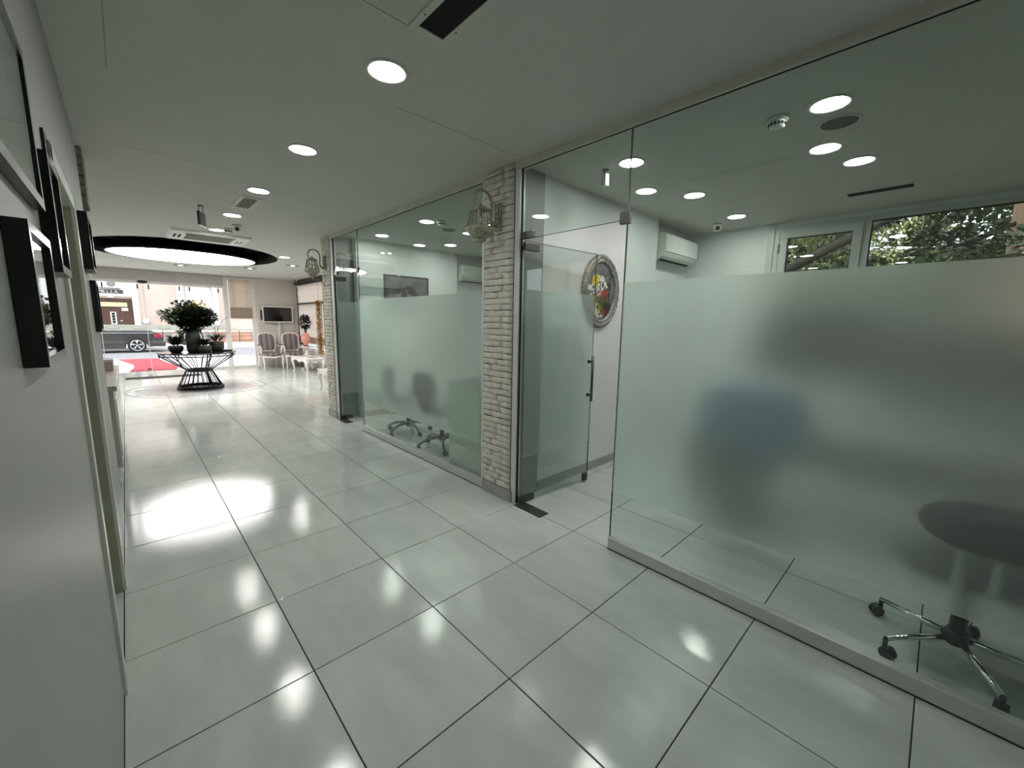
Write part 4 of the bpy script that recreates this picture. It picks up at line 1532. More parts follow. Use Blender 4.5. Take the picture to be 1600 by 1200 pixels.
roman_blind('roman_blind', 'beige roman blind half lowered beside the television wall', (2.425, FY - 0.085, 2.66), 'x', 0.57, 1.14, 2, 'blind_cloth', 7, 'roman blinds')
roman_blind('roman_blind', 'sheer pale blind in the brown framed side window', (4.185, 10.30, 2.53), 'y', 2.28, 1.72, 1, 'sheer_cloth', 9, 'roman blinds')

# television
t = thing('television', 'flat television with white frame on the lobby wall', 'television', (3.62, 12.74, 1.625))
MB().cbox(-0.42, 0.42, -0.14, -0.09, -0.245, 0.245, 0.006).build('housing', 'white_gloss', t)
MB().box(-0.39, 0.39, -0.1415, -0.139, -0.215, 0.215).build('screen', 'screen', t)
MB().cbox(-0.12, 0.12, -0.09, 0.008, -0.12, 0.12, 0.004).build('wall_bracket', 'black_plastic', t)
MB().cbox(-0.46, -0.42, -0.10, -0.04, -0.17, 0.12, 0.003).build('side_speaker', 'black_plastic', t)
MB().cbox(0.0, 0.06, -0.02, 0.008, -0.95, -0.245, 0.003).build('cable_duct', 'white_gloss', t)
MB().tube([(-0.15, -0.03, -0.24), (-0.10, -0.03, -0.30), (-0.02, -0.03, -0.33), (0.02, -0.03, -0.30)], 0.006, 6).build('cable', 'black_plastic', t)
MB().tube([(0.10, -0.03, -0.24), (0.14, -0.03, -0.40), (0.13, -0.03, -0.70), (0.14, -0.03, -0.95)], 0.006, 6).build('cable', 'black_plastic', t)

# door mat
t = thing('door_mat', 'dark grey ribbed door mat inside the shop front', 'mat', (0.02, 11.50, 0.001))
MB().cbox(0, 1.45, 0, 0.36, 0, 0.010, 0.003).build('mat', 'rubber_mat', t)
for k in range(9):
    MB().box(0.01, 1.44, 0.02 + k * 0.038, 0.036 + k * 0.038, 0.010, 0.013).build('rib', 'rubber_mat', t)


# ------------------------------------------------------------------ armchairs
def armchair(x, y, rz, label):
    t = thing('armchair', label, 'armchair', (x, y, 0), rz, group='striped armchairs under the television')
    t.scale = (0.91, 0.95, 1.04)
    # faces -y
    for sx_ in (-1, 1):
        MB().tube([(sx_ * 0.27, -0.25, 0.40), (sx_ * 0.285, -0.28, 0.30), (sx_ * 0.265, -0.265, 0.16), (sx_ * 0.275, -0.275, 0.05), (sx_ * 0.285, -0.295, 0.0)],
                  [0.034, 0.032, 0.021, 0.016, 0.020], 8).build('leg', 'white_lacquer', t)
        MB().tube([(sx_ * 0.24, 0.24, 0.40), (sx_ * 0.25, 0.26, 0.2), (sx_ * 0.26, 0.31, 0.0)], [0.028, 0.022, 0.017], 8).build('leg', 'white_lacquer', t)
        arm = MB().tube([(sx_ * 0.27, 0.23, 0.66), (sx_ * 0.315, 0.05, 0.655), (sx_ * 0.325, -0.14, 0.66), (sx_ * 0.30, -0.18, 0.62), (sx_ * 0.285, -0.12, 0.52), (sx_ * 0.29, -0.10, 0.42)],
                        [0.022, 0.023, 0.026, 0.024, 0.020, 0.024], 8).build('arm', 'white_lacquer', t)
        MB().cbox(sx_ * 0.318 - 0.028, sx_ * 0.318 + 0.028, -0.08, 0.10, 0.672, 0.70, 0.01).build('arm_pad', 'stripes', arm)
    ap = MB()
    ap.tube([(-0.27, -0.26, 0.38), (-0.14, -0.285, 0.365), (0, -0.29, 0.345), (0.14, -0.285, 0.365), (0.27, -0.26, 0.38)], [0.03, 0.026, 0.03, 0.026, 0.03], 8)
    ap.tube([(-0.27, -0.26, 0.38), (-0.25, 0.25, 0.38)], 0.026, 8).tube([(0.27, -0.26, 0.38), (0.25, 0.25, 0.38)], 0.026, 8).tube([(-0.25, 0.25, 0.38), (0.25, 0.25, 0.38)], 0.026, 8)
    ap.build('seat_rail', 'white_lacquer', t)
    round_pad('seat', 'stripes', t, 0, -0.02, 0.425, 0.285, 0.275, 0.06, 4.0)
    # back frame: cartouche outline leaning back
    pts = []
    for k in range(28):
        a = 2 * PI * k / 28
        ca, sa = math.cos(a), math.sin(a)
        px_ = 0.255 * math.copysign(abs(ca) ** 0.42, ca) * (1.0 - 0.10 * (sa < 0) * abs(sa))
        pz_ = 0.755 + 0.245 * math.copysign(abs(sa) ** 0.5, sa) + 0.025 * (sa > 0) * (1 - abs(ca)) ** 2
        pts.append((px_, 0.235 + (pz_ - 0.5) * 0.16, pz_))
    MB().tube(pts, 0.024, 8, closed=True).build('back_frame', 'white_lacquer', t)
    b_ = MB()
    inn = [Vector((p[0] * 0.93, p[1] - 0.022, 0.755 + (p[2] - 0.755) * 0.93)) for p in pts]
    bulge = [Vector((p[0] * 0.62, p[1] - 0.045 + 0.0, 0.755 + (p[2] - 0.755) * 0.62)) for p in pts]
    for q in bulge:
        q.y = 0.235 + (q.z - 0.5) * 0.16 - 0.055
    ctr = Vector((0, 0.235 + 0.255 * 0.16 - 0.06, 0.755))
    vs_ = inn + bulge + [ctr]
    fs_ = [(k, (k + 1) % 28, 28 + (k + 1) % 28, 28 + k) for k in range(28)] + [(28 + k, 28 + (k + 1) % 28, 56) for k in range(28)]
    b_.add(vs_, fs_, True)
    bk = [Vector((p.x, p.y + 0.05, p.z)) for p in inn]
    o0 = len(b_.v)
    b_.add(bk, [tuple(range(28))[::-1]])
    b_.build('backrest', 'stripes', t)
    for sx_ in (-1, 1):
        MB().tube([(sx_ * 0.21, 0.25, 0.38), (sx_ * 0.20, 0.252, 0.56)], 0.022, 8).build('back_post', 'white_lacquer', t)
    return t


armchair(3.205, 12.04, R(4), 'white armchair with striped cushions left of its twin under the television')
armchair(3.835, 12.04, R(-2), 'white armchair with striped cushions next to the pink vase')


# ------------------------------------------------------------------ white tables with curved legs
def cabriole_table(x0, x1, y0, y1, h, label, name, group):
    t = thing(name, label, 'table', ((x0 + x1) / 2, (y0 + y1) / 2, 0), group=group)
    a, b_ = (x1 - x0) / 2, (y1 - y0) / 2
    MB().cbox(-a, a, -b_, b_, h - 0.022, h, 0.006).build('table_top', 'white_lacquer', t)
    for s in (-1, 1):
        # aprons with a wavy lower edge
        n = 14
        up = [(-a + 0.05 + i * (2 * a - 0.10) / n, h - 0.022) for i in range(n + 1)]
        lo = [(-a + 0.05 + i * (2 * a - 0.10) / n, h - 0.105 - 0.025 * math.cos(i / n * 4 * PI)) for i in range(n, -1, -1)]
        MB().prism(up + lo, 'y', s * (b_ - 0.035) - 0.009, s * (b_ - 0.035) + 0.009).build('apron', 'white_lacquer', t)
        up = [(-b_ + 0.05 + i * (2 * b_ - 0.10) / n, h - 0.022) for i in range(n + 1)]
        lo = [(-b_ + 0.05 + i * (2 * b_ - 0.10) / n, h - 0.105 - 0.025 * math.cos(i / n * 4 * PI)) for i in range(n, -1, -1)]
        MB().prism(up + lo, 'x', s * (a - 0.035) - 0.009, s * (a - 0.035) + 0.009).build('apron', 'white_lacquer', t)
    for sx_ in (-1, 1):
        for sy_ in (-1, 1):
            cx_, cy_ = sx_ * (a - 0.04), sy_ * (b_ - 0.04)
            MB().tube([(cx_, cy_, h - 0.03), (cx_ + sx_ * 0.012, cy_ + sy_ * 0.012, h - 0.12), (cx_ - sx_ * 0.004, cy_ - sy_ * 0.004, h * 0.48),
                       (cx_ - sx_ * 0.022, cy_ - sy_ * 0.022, h * 0.22), (cx_ - sx_ * 0.012, cy_ - sy_ * 0.012, h * 0.06), (cx_ + sx_ * 0.008, cy_ + sy_ * 0.008, 0.0)],
                      [0.034, 0.036, 0.024, 0.017, 0.015, 0.022], 8).build('leg', 'white_lacquer', t)
    return t


cabriole_table(3.49, 3.99, 9.74, 11.03, 0.46, 'white coffee table with curved legs before the armchairs', 'coffee_table', 'white curved leg tables')
cabriole_table(3.055, 3.60, 6.92, 7.50, 0.45, 'white side table half hidden by the lobby corner column', 'side_table', 'white curved leg tables')
mg = [('dark magazine lying across the coffee table', 3.74, 10.02, 'magazine', 15), ('light magazine beneath the window on the coffee table', 3.86, 10.42, 'magazine_light', -8), ('dark magazine at the far end of the coffee table', 3.70, 10.80, 'magazine', 30)]
for lab, x_, y_, m_, a_ in mg:
    t = thing('magazine', lab, 'magazine', (x_, y_, 0.4605), R(a_), group='magazines on the coffee table')
    MB().box(-0.10, 0.10, -0.14, 0.14, 0, 0.010).build('pages', 'white_lacquer', t)
    MB().box(-0.102, 0.102, -0.142, 0.142, 0.010, 0.012).build('cover', m_, t)

# pedestal, pink vase and dark flowers
VX, VY = 3.975, 11.22
t = thing('pedestal', 'white turned pedestal carrying the pink vase', 'pedestal', (VX, VY, 0))
MB().cbox(-0.13, 0.13, -0.13, 0.13, 0, 0.05, 0.005).build('base', 'white_lacquer', t)
MB().lathe([(0.10, 0.05), (0.11, 0.08), (0.06, 0.12), (0.045, 0.22), (0.075, 0.32), (0.085, 0.38), (0.05, 0.48), (0.04, 0.58), (0.07, 0.64), (0.10, 0.67)], 18).build('shaft', 'white_lacquer', t)
MB().cbox(-0.14, 0.14, -0.14, 0.14, 0.67, 0.705, 0.005).build('table_top', 'white_lacquer', t)
t = thing('vase', 'round pink glass vase on the white pedestal', 'vase', (VX, VY, 0.7055))
MB().lathe([(0.055, 0.0), (0.06, 0.03), (0.045, 0.055), (0.09, 0.09), (0.13, 0.17), (0.135, 0.24), (0.11, 0.32), (0.07, 0.365), (0.05, 0.38), (0.055, 0.40), (0.044, 0.40), (0.04, 0.38)], 24).build('body', 'pink_glass', t)
MB().lathe([(0.06, -0.0), (0.062, 0.03)], 18).build('foot', 'dark_brown', t)


def foliage(b_, rng_, c, rad_, n, ln, w, up_bias=0.4):
    """leaves scattered through an ellipsoid and pointing outwards"""
    for _ in range(n):
        while True:
            p = Vector((rng_.uniform(-1, 1), rng_.uniform(-1, 1), rng_.uniform(-1, 1)))
            if 0.15 < p.length <= 1:
                break
        q = Vector((c[0] + p.x * rad_[0], c[1] + p.y * rad_[1], c[2] + p.z * rad_[2]))
        d_ = (p + Vector((rng_.uniform(-.6, .6), rng_.uniform(-.6, .6), rng_.uniform(-.4, .4) + up_bias * 0.3)))
        b_.leaf(q, d_, (rng_.uniform(-.4, .4), rng_.uniform(-.4, .4), 1), ln * rng_.uniform(0.7, 1.3), w * rng_.uniform(0.7, 1.2))
    return b_


r1 = random.Random(21)
t = thing('flower_bunch', 'nearly black flowers standing in the pink vase', 'flowers', (VX, VY, 0.7055 + 0.10))
st = MB()
for k in range(9):
    a = r1.uniform(0, 2 * PI)
    q = r1.uniform(0.02, 0.12)
    st.tube([(0.01 * math.cos(a), 0.01 * math.sin(a), 0.0), (0.02 * math.cos(a), 0.02 * math.sin(a), 0.28), (q * math.cos(a), q * math.sin(a), 0.50)], 0.005, 5)
st.build('stems', 'petal_dark', t)
b = foliage(MB(), r1, (0, 0, 0.60), (0.12, 0.15, 0.19), 420, 0.075, 0.045)
for k in range(5):
    a = k * 1.3
    b.leaf((0.08 * math.cos(a), 0.10 * math.sin(a), 0.52), (math.cos(a) - 0.5, math.sin(a), -0.1), (0, 0, 1), 0.12, 0.05)
b.build('blossoms', 'petal_dark', t)

# gold tinsel garland hanging by the side window
t = thing('gold_garland', 'golden tinsel garland hanging beside the lobby side window', 'garland', (4.045, 10.20, 0.50))
MB().cyl((0, 0, 0.0), (0, 0, 1.52), 0.012, 6).build('core', 'gold', t)
b = MB()
for k in range(2400):
    a = r1.uniform(0, 2 * PI)
    z = r1.uniform(0.03, 1.52)
    q = r1.uniform(0.03, 0.13)
    b.leaf((q * 0.5 * math.cos(a), q * 0.5 * math.sin(a), z), (math.cos(a), math.sin(a), r1.uniform(-1.0, 0.4)), (0, 0, 1), 0.05, 0.02)
go = b.build('tinsel', 'gold', t)
MB().cyl((0, 0, 1.52), (0, 0, 2.199), 0.004, 5).build('string', 'gold', t)

# ------------------------------------------------------------------ black wire table with plants
TX, TY = 1.21, 9.20
t = thing('wire_table', 'round black wire table with waisted stand in the lobby', 'table', (TX, TY, 0))


def ring(r, z, n=48):
    return [(r * math.cos(2 * PI * k / n), r * math.sin(2 * PI * k / n), z) for k in range(n)]


MB().lathe([(0.355, 0.006), (0.41, 0.006), (0.415, 0.03), (0.405, 0.048), (0.36, 0.048), (0.355, 0.006)], 48).build('base_ring', 'wire_black', t, smooth=False)
MB().tube(ring(0.385, 0.052), 0.008, 6, closed=True).build('lower_hoop', 'wire_black', t)
MB().lathe([(0.200, 0.362), (0.236, 0.362), (0.242, 0.39), (0.238, 0.412), (0.200, 0.412), (0.200, 0.362)], 40).build('waist_ring', 'wire_black', t, smooth=False)
MB().tube(ring(0.650, 0.705), 0.010, 6, closed=True).build('upper_hoop', 'wire_black', t)
MB().lathe([(0.0005, 0.752), (0.655, 0.752), (0.665, 0.760), (0.655, 0.770), (0.0005, 0.770)], 56).build('table_top', 'glass_top', t, smooth=False)
MB().tube(ring(0.663, 0.762), 0.011, 6, closed=True).build('rim', 'wire_black', t)
for k in range(24):
    a = 2 * PI * k / 24
    ca, sa = math.cos(a), math.sin(a)
    MB().tube([(0.385 * ca, 0.385 * sa, 0.03), (0.220 * ca, 0.220 * sa, 0.39), (0.652 * ca, 0.652 * sa, 0.705)], 0.0075, 5).build('wire', 'wire_black', t)
for k in range(8):
    a = 2 * PI * k / 8 + 0.2
    ca, sa = math.cos(a), math.sin(a)
    MB().tube([(0.652 * ca, 0.652 * sa, 0.66), (0.655 * ca, 0.655 * sa, 0.755)], 0.010, 6).build('rim_post', 'wire_black', t)
for k in range(3):
    a = 2 * PI * k / 3 - 1.1
    ca, sa = math.cos(a), math.sin(a)
    MB().tube([(0.39 * ca, 0.39 * sa, 0.02), (0.225 * ca, 0.225 * sa, 0.39), (0.30 * ca, 0.30 * sa, 0.50), (0.40 * ca, 0.40 * sa, 0.752)], 0.014, 6).build('leg', 'wire_black', t)

r2 = random.Random(8)
PZ = 0.7735
t = thing('flower_urn', 'tall grey urn at the centre of the wire table', 'urn', (TX - 0.06, TY - 0.02, PZ))
MB().lathe([(0.10, 0.0), (0.115, 0.02), (0.125, 0.14), (0.12, 0.20)], 20).build('foot', 'urn_brown', t)
MB().lathe([(0.118, 0.20), (0.13, 0.23), (0.128, 0.34), (0.105, 0.42), (0.07, 0.46), (0.075, 0.49), (0.055, 0.49), (0.05, 0.44)], 20).build('body', 'urn_grey', t)
for s in (-1, 1):
    MB().tube([(s * 0.12, 0, 0.24), (s * 0.17, 0, 0.30), (s * 0.16, 0, 0.38), (s * 0.10, 0, 0.42)], 0.012, 6).build('handle', 'urn_grey', t)
t = thing('bouquet', 'large dark bouquet with yellow and cream blooms in the grey urn', 'flowers', (TX - 0.06, TY - 0.02, PZ + 0.47))
st = MB()
for k in range(14):
    a = 2 * PI * k / 14
    st.tube([(0.02 * math.cos(a), 0.02 * math.sin(a), -0.05), (0.05 * math.cos(a), 0.05 * math.sin(a), 0.05), (0.28 * math.cos(a), 0.28 * math.sin(a), 0.22)], 0.007, 5)
st.build('stems', 'leaf_dark', t)
b = foliage(MB(), r2, (0.02, 0, 0.26), (0.40, 0.38, 0.16), 2300, 0.10, 0.055)
foliage(b, r2, (0.0, 0, 0.10), (0.18, 0.18, 0.13), 500, 0.09, 0.05)
foliage(b, r2, (-0.05, 0, 0.40), (0.20, 0.20, 0.13), 350, 0.08, 0.045)
b.build('foliage', 'leaf_dark', t)
b = foliage(MB(), r2, (-0.30, -0.22, 0.30), (0.22, 0.16, 0.09), 260, 0.09, 0.045)
foliage(b, r2, (0.25, 0.20, 0.36), (0.16, 0.16, 0.10), 120, 0.08, 0.04)
b.build('foliage', 'leaf_mid', t)


def blossom(b_, c, r, n, rng_):
    for k in range(n):
        a = 2 * PI * k / n + rng_.random()
        el = rng_.uniform(-0.2, 1.0)
        b_.leaf(c, (math.cos(a), math.sin(a), el), (0, 0, 1), r, r * 0.7)


for m_, n_, cz_, cx_, rr in (('petal_plum', 16, 0.50, -0.12, 0.20), ('petal_cream', 12, 0.54, 0.14, 0.15), ('petal_yellow', 8, 0.48, 0.05, 0.14)):
    b = MB()
    for k in range(n_):
        c_ = (cx_ + r2.uniform(-rr, rr), r2.uniform(-0.22, 0.12), cz_ + r2.uniform(-0.08, 0.08))
        blossom(b, c_, 0.055, 12, r2)
        b.sphere(c_, 0.022, 8)
    b.build('blooms', m_, t)


def pot_plant(x, y, label, pot, pm_, leaf_m, n, ln, w, spread, upz, extra=None):
    t = thing('potted_plant', label, 'potted plant', (x, y, PZ), group='plants around the urn')
    MB().lathe(pot, 18).build('pot', pm_, t)
    zt = pot[-1][1]
    b_ = MB()
    for k in range(n):
        a = r2.uniform(0, 2 * PI)
        d0 = Vector((math.cos(a) * spread, math.sin(a) * spread, upz + r2.uniform(-0.3, 0.3))).normalized()
        b_.leaf((0.03 * math.cos(a), 0.03 * math.sin(a), zt - 0.01 + r2.uniform(0, 0.10)), d0, (0, 0, 1), ln * r2.uniform(0.6, 1.2), w)
    b_.build('leaves', leaf_m, t)
    if extra:
        for pts_ in extra:
            MB().tube(pts_, 0.004, 5).build('flower_stem', 'leaf_dark', t)
    return t


pot_plant(TX - 0.36, TY - 0.06, 'black bowl with a dark leafy plant at the left table edge', [(0.08, 0), (0.12, 0.05), (0.13, 0.10), (0.115, 0.14), (0.10, 0.14)], 'pot_black', 'leaf_dark', 90, 0.20, 0.05, 0.8, 0.8)
pot_plant(TX + 0.34, TY - 0.02, 'green pot with spiky leaves and tall stems on the right', [(0.10, 0), (0.13, 0.08), (0.14, 0.20), (0.13, 0.21), (0.12, 0.20)], 'pot_green', 'leaf_dark', 46, 0.26, 0.035, 1.0, 0.55,
          [[(0, 0, 0.2), (0.03, 0, 0.40), (0.06, 0, 0.52), (0.14, 0.02, 0.66), (0.24, 0.02, 0.74)], [(0, 0, 0.2), (-0.02, 0.02, 0.42), (0.0, 0.03, 0.56)], [(0, 0.02, 0.2), (0.05, 0.05, 0.5), (0.04, 0.05, 0.62)]])
pot_plant(TX + 0.11, TY - 0.14, 'low olive planter between the urn and the green pot', [(0.11, 0), (0.125, 0.03), (0.13, 0.13), (0.12, 0.135)], 'pot_green', 'leaf_dark', 60, 0.16, 0.05, 1.0, 0.8)
t = thing('serving_tray', 'flat black tray at the right side of the wire table', 'tray', (TX + 0.52, TY + 0.12, PZ))
MB().lathe([(0.10, 0.0), (0.115, 0.004), (0.125, 0.018), (0.120, 0.018), (0.11, 0.008), (0.0005, 0.008)], 24).build('dish', 'pot_black', t)

# ================================================================== STREET
tag(MB().box(-40, 5.0, 13.2, 17.85, -0.30, -0.004).box(4.34, 5.0, 4.9, 13.2, -0.30, -0.004).build('pavement', 'pavement'), 'bright pavement in front of the shop window', 'pavement', kind='structure')
tag(MB().box(5.0, 40, 13.2, 17.85, -0.30, -0.006).build('pavement_side', 'pavement'), 'bright pavement beside the lobby corner', 'pavement', kind='structure')
tag(MB().box(-40, 40, 17.85, 25.2, -0.40, -0.13).build('road', 'asphalt'), 'grey asphalt street outside the shop front', 'road', kind='structure')
tag(MB().box(-40, 40, 25.2, 29.2, -0.40, -0.02).build('pavement_opposite', 'pavement'), 'pavement on the far side of the street', 'pavement', kind='structure')
tag(MB().box(4.34, 40, -20, 13.2, -0.40, -0.16).build('ground', 'earth'), 'garden ground outside the side windows', 'ground', kind='structure')

t = thing('red_carpet', 'red carpet laid on the pavement at the entrance', 'carpet', (0, 0, 0.0))
poly = [(0.10, 13.30), (1.08, 13.30), (1.22, 14.4), (1.05, 15.7), (0.86, 17.75), (-0.16, 17.75), (0.02, 16.6), (0.20, 15.6), (0.22, 14.6)]
MB().prism(poly, 'z', -0.003, 0.008).build('carpet', 'red_carpet', t)

# ---- dark estate car, its side towards us, tail to the right
CY = 24.0
t = thing('parked_car', 'dark grey estate car parked across the street', 'car', (1.36, CY, -0.13))
prof = [(0.0, 0.42), (-0.02, 0.52), (-0.02, 0.66), (-0.10, 0.84), (-0.34, 0.93), (-3.20, 0.88), (-4.15, 0.78), (-4.42, 0.62), (-4.46, 0.38), (-4.35, 0.24),
        (-3.95, 0.20), (-3.90, 0.38), (-3.75, 0.52), (-3.55, 0.57), (-3.35, 0.52), (-3.20, 0.38), (-3.16, 0.20),
        (-1.30, 0.20), (-1.26, 0.38), (-1.12, 0.52), (-0.92, 0.57), (-0.72, 0.52), (-0.58, 0.38), (-0.54, 0.24), (-0.12, 0.28)]
bm = bmesh.new()
W2 = 0.88
va = [bm.verts.new((x, -W2, z)) for x, z in prof]
vb = [bm.verts.new((x, W2, z)) for x, z in prof]
n = len(prof)
bm.faces.new(va)
bm.faces.new(vb[::-1])
for k in range(n):
    bm.faces.new((va[k], vb[k], vb[(k + 1) % n], va[(k + 1) % n]))
bmesh.ops.recalc_face_normals(bm, faces=bm.faces[:])
bmesh.ops.bevel(bm, geom=[e for e in bm.edges if abs(e.verts[0].co.y - e.verts[1].co.y) < 1e-4], offset=0.035, segments=2, affect='EDGES')
MB().bm(bm).build('body', 'car_paint', t)
# cabin with glass
cab = [(-0.30, 0.90), (-0.62, 1.14), (-1.0, 1.20), (-2.2, 1.22), (-2.65, 1.16), (-3.30, 0.86)]
bm = bmesh.new()
va = [bm.verts.new((x, -(W2 - 0.06) if z < 1.0 else -(W2 - 0.22), z)) for x, z in cab]
vb = [bm.verts.new((x, -v.co.y, z)) for (x, z), v in zip(cab, va)]
n = len(cab)
bm.faces.new(va)
bm.faces.new(vb[::-1])
for k in range(n):
    bm.faces.new((va[k], vb[k], vb[(k + 1) % n], va[(k + 1) % n]))
bmesh.ops.recalc_face_normals(bm, faces=bm.faces[:])
MB().bm(bm).build('glasshouse', 'car_glass', t)
MB().prism([(-0.60, 1.145), (-1.0, 1.205), (-2.2, 1.225), (-2.66, 1.165), (-2.6, 1.20), (-2.2, 1.25), (-1.0, 1.235), (-0.60, 1.175)], 'y', -(W2 - 0.24), W2 - 0.24).build('roof', 'car_paint', t)
for x_ in (-1.25, -2.15):
    MB().tube([(x_, -(W2 - 0.055), 0.90), (x_ - 0.06, -(W2 - 0.215), 1.20)], 0.025, 6).build('pillar', 'car_paint', t)
MB().cbox(-3.15, -0.30, -W2 - 0.012, -W2 + 0.02, 0.865, 0.89, 0.004).build('chrome_strip', 'rim', t)
MB().cbox(-3.05, -1.35, -W2 - 0.006, -W2 + 0.02, 0.40, 0.43, 0.004).build('side_moulding', 'black_plastic', t)
MB().cbox(-0.32, -0.035, -W2 - 0.010, -W2 + 0.12, 0.66, 0.82, 0.02).build('tail_light', 'car_light', t)
MB().cbox(-0.32, -0.035, W2 - 0.12, W2 + 0.010, 0.66, 0.82, 0.02).build('tail_light', 'car_light', t)
MB().cbox(-0.42, 0.07, -W2 - 0.01, W2 + 0.01, 0.26, 0.50, 0.04).build('rear_bumper', 'car_paint', t)
MB().cbox(-4.52, -4.25, -W2 + 0.02, W2 - 0.02, 0.22, 0.50, 0.04).build('front_bumper', 'car_paint', t)
for wx in (-0.92, -3.55):
    for s in (-1, 1):
        ws = MB()
        y_ = s * (W2 - 0.10)
        ws.tube([(wx, y_ - 0.11, 0.325), (wx, y_ + 0.11, 0.325)], 0.325, 28)
        wo = ws.build('wheel', 'tire', t)
        rm = MB()
        yo = y_ + s * 0.112
        ringp = [(wx + 0.225 * math.cos(2 * PI * k / 28), yo, 0.325 + 0.225 * math.sin(2 * PI * k / 28)) for k in range(28)]
        rm.tube(ringp, 0.018, 6, closed=True)
        for k in range(5):
            a = 2 * PI * k / 5 + 0.3
            for da in (-0.14, 0.14):
                rm.tube([(wx + 0.04 * math.cos(a), yo, 0.325 + 0.04 * math.sin(a)), (wx + 0.22 * math.cos(a + da), yo, 0.325 + 0.22 * math.sin(a + da))], 0.017, 5)
        rm.sphere((wx, yo, 0.325), 0.045, 10)
        rm.build('rim', 'rim', wo)

# ---- pink building across the street (front at y = 29)
BY = 29.0
t = thing('pink_building', 'pale pink stucco house with brown door across the street', 'building', (0, BY, 0))
wall_with_holes('wall', 'pink_stucco', 'y', 0.0, 0.35, -14, 16, -0.05, 9.0, [(-1.35, 0.52, 0.95, 2.42), (2.75, 4.10, 1.62, 3.30), (6.0, 7.3, 0.9, 2.6), (-6, -4.6, 0.9, 2.6)], None, t)
MB().box(-14, 16, -0.06, 0.0, -0.05, 0.62).build('plinth', 'pink_brick', t)
MB().box(-14, 16, -0.10, 0.0, 0.62, 0.70).build('ledge', 'stone_white', t)
for k in range(15):
    MB().cbox(-14 + k * 2.0 + 0.02, -14 + k * 2.0 + 1.98, -0.09, -0.06, 0.12, 0.54, 0.01).build('plinth_slab', 'stone_grey' if k % 3 else 'pink_brick', t)
# door bay
f = MB()
f.cbox(-1.62, -1.35, -0.10, 0.10, 0.70, 3.15, 0.01)
f.build('door_pilaster', 'stone_white', t)
MB().cbox(0.52, 0.78, -0.10, 0.10, 0.70, 3.60, 0.01).build('door_pilaster', 'stone_white', t)
MB().cbox(-1.62, 0.80, -0.14, 0.10, 2.52, 2.66, 0.01).build('door_lintel', 'stone_white', t)
MB().cbox(-1.62, 0.80, -0.06, 0.10, 2.66, 3.60, 0.01).build('door_panel', 'stone_white', t)
dl = MB().box(-1.35, 0.52, 0.06, 0.14, 0.95, 2.42).build('door_leaf', 'brown_wood', t)
wn = MB()
wn.box(-0.40, -0.17, 0.035, 0.06, 1.05, 1.70)
wn.build('door_light_frame', 'stone_white', dl)
for k in range(4):
    MB().box(-0.345, -0.225, 0.025, 0.036, 1.10 + k * 0.145, 1.225 + k * 0.145).build('door_pane', 'car_glass', dl)
MB().cyl((-0.05, 0.02, 1.20), (0.06, 0.02, 1.26), 0.02, 6).build('door_handle', 'rim', dl)
MB().box(-1.15, 0.30, -0.02, 0.05, 1.98, 2.20).build('yellow_signboard', 'sign_yellow', t)
MB().box(0.06, 0.32, -0.02, 0.05, 1.76, 1.92).build('white_notice', 'stone_white', t)
MB().box(-1.20, -0.85, -0.02, 0.05, 1.70, 1.95).build('white_notice', 'stone_white', t)
sb = MB().cbox(-0.80, 0.20, -0.16, -0.06, 2.67, 2.86, 0.006).build('name_sign', 'sign_dark', t)
for k, ch in enumerate('MELLA'):
    cu_d = bpy.data.curves.new('letter', 'FONT')
    cu_d.body = ch
    cu_d.size = 0.20
    cu_d.extrude = 0.004
    tmp = bpy.data.objects.new('letter_source', cu_d)
    COL.objects.link(tmp)
    bpy.context.view_layer.update()
    me = bpy.data.meshes.new_from_object(tmp.evaluated_get(bpy.context.evaluated_depsgraph_get()))
    bpy.data.objects.remove(tmp)
    me.materials.clear()
    me.materials.append(MATS['sign_letter'])
    o = link('letter', me, sb, (-0.74 + k * 0.15, -0.165, 2.695))
    o.rotation_euler = (R(90), 0, 0)
MB().lathe([(0.10, 0.0), (0.13, 0.03), (0.06, 0.09), (0.02, 0.12)], 12, (-0.30, -0.12, 2.44), 1.0, 0.5).build('door_lamp', 'stone_white', t)
# white framed window with panes
f = MB()
f.cbox(2.45, 2.75, -0.10, 0.10, 0.70, 3.60, 0.01)
f.build('window_pilaster', 'stone_white', t)
MB().cbox(4.10, 4.40, -0.10, 0.10, 0.70, 3.60, 0.01).build('window_pilaster', 'stone_white', t)
MB().cbox(2.45, 4.40, -0.08, 0.10, 0.70, 1.62, 0.01).build('window_apron', 'stone_white', t)
MB().cbox(2.45, 4.40, -0.12, 0.10, 3.30, 3.60, 0.01).build('window_lintel', 'stone_white', t)
MB().box(2.75, 4.10, 0.05, 0.08, 1.62, 3.30).build('shutter', 'stone_white', t)
MB().box(2.85, 4.0, 0.03, 0.05, 1.70, 2.05).build('lower_pane', 'shutter_grey', t)
MB().box(2.85, 4.0, 0.03, 0.05, 2.12, 3.22).build('upper_pane', 'street_white', t)
for x0, x1 in ((6.0, 7.3), (-6.0, -4.6)):
    wf = MB().box(x0, x1, 0.04, 0.10, 0.9, 2.6).build('window', 'stone_white', t)
    MB().box(x0 + 0.08, (x0 + x1) / 2 - 0.04, 0.03, 0.05, 0.98, 2.52).build('pane', 'car_glass', wf)
    MB().box((x0 + x1) / 2 + 0.04, x1 - 0.08, 0.03, 0.05, 0.98, 2.52).build('pane', 'car_glass', wf)
rf = MB().box(-14.3, 16.3, -0.5, 6, 9.0, 9.3).build('roof', 'pink_brick', t)

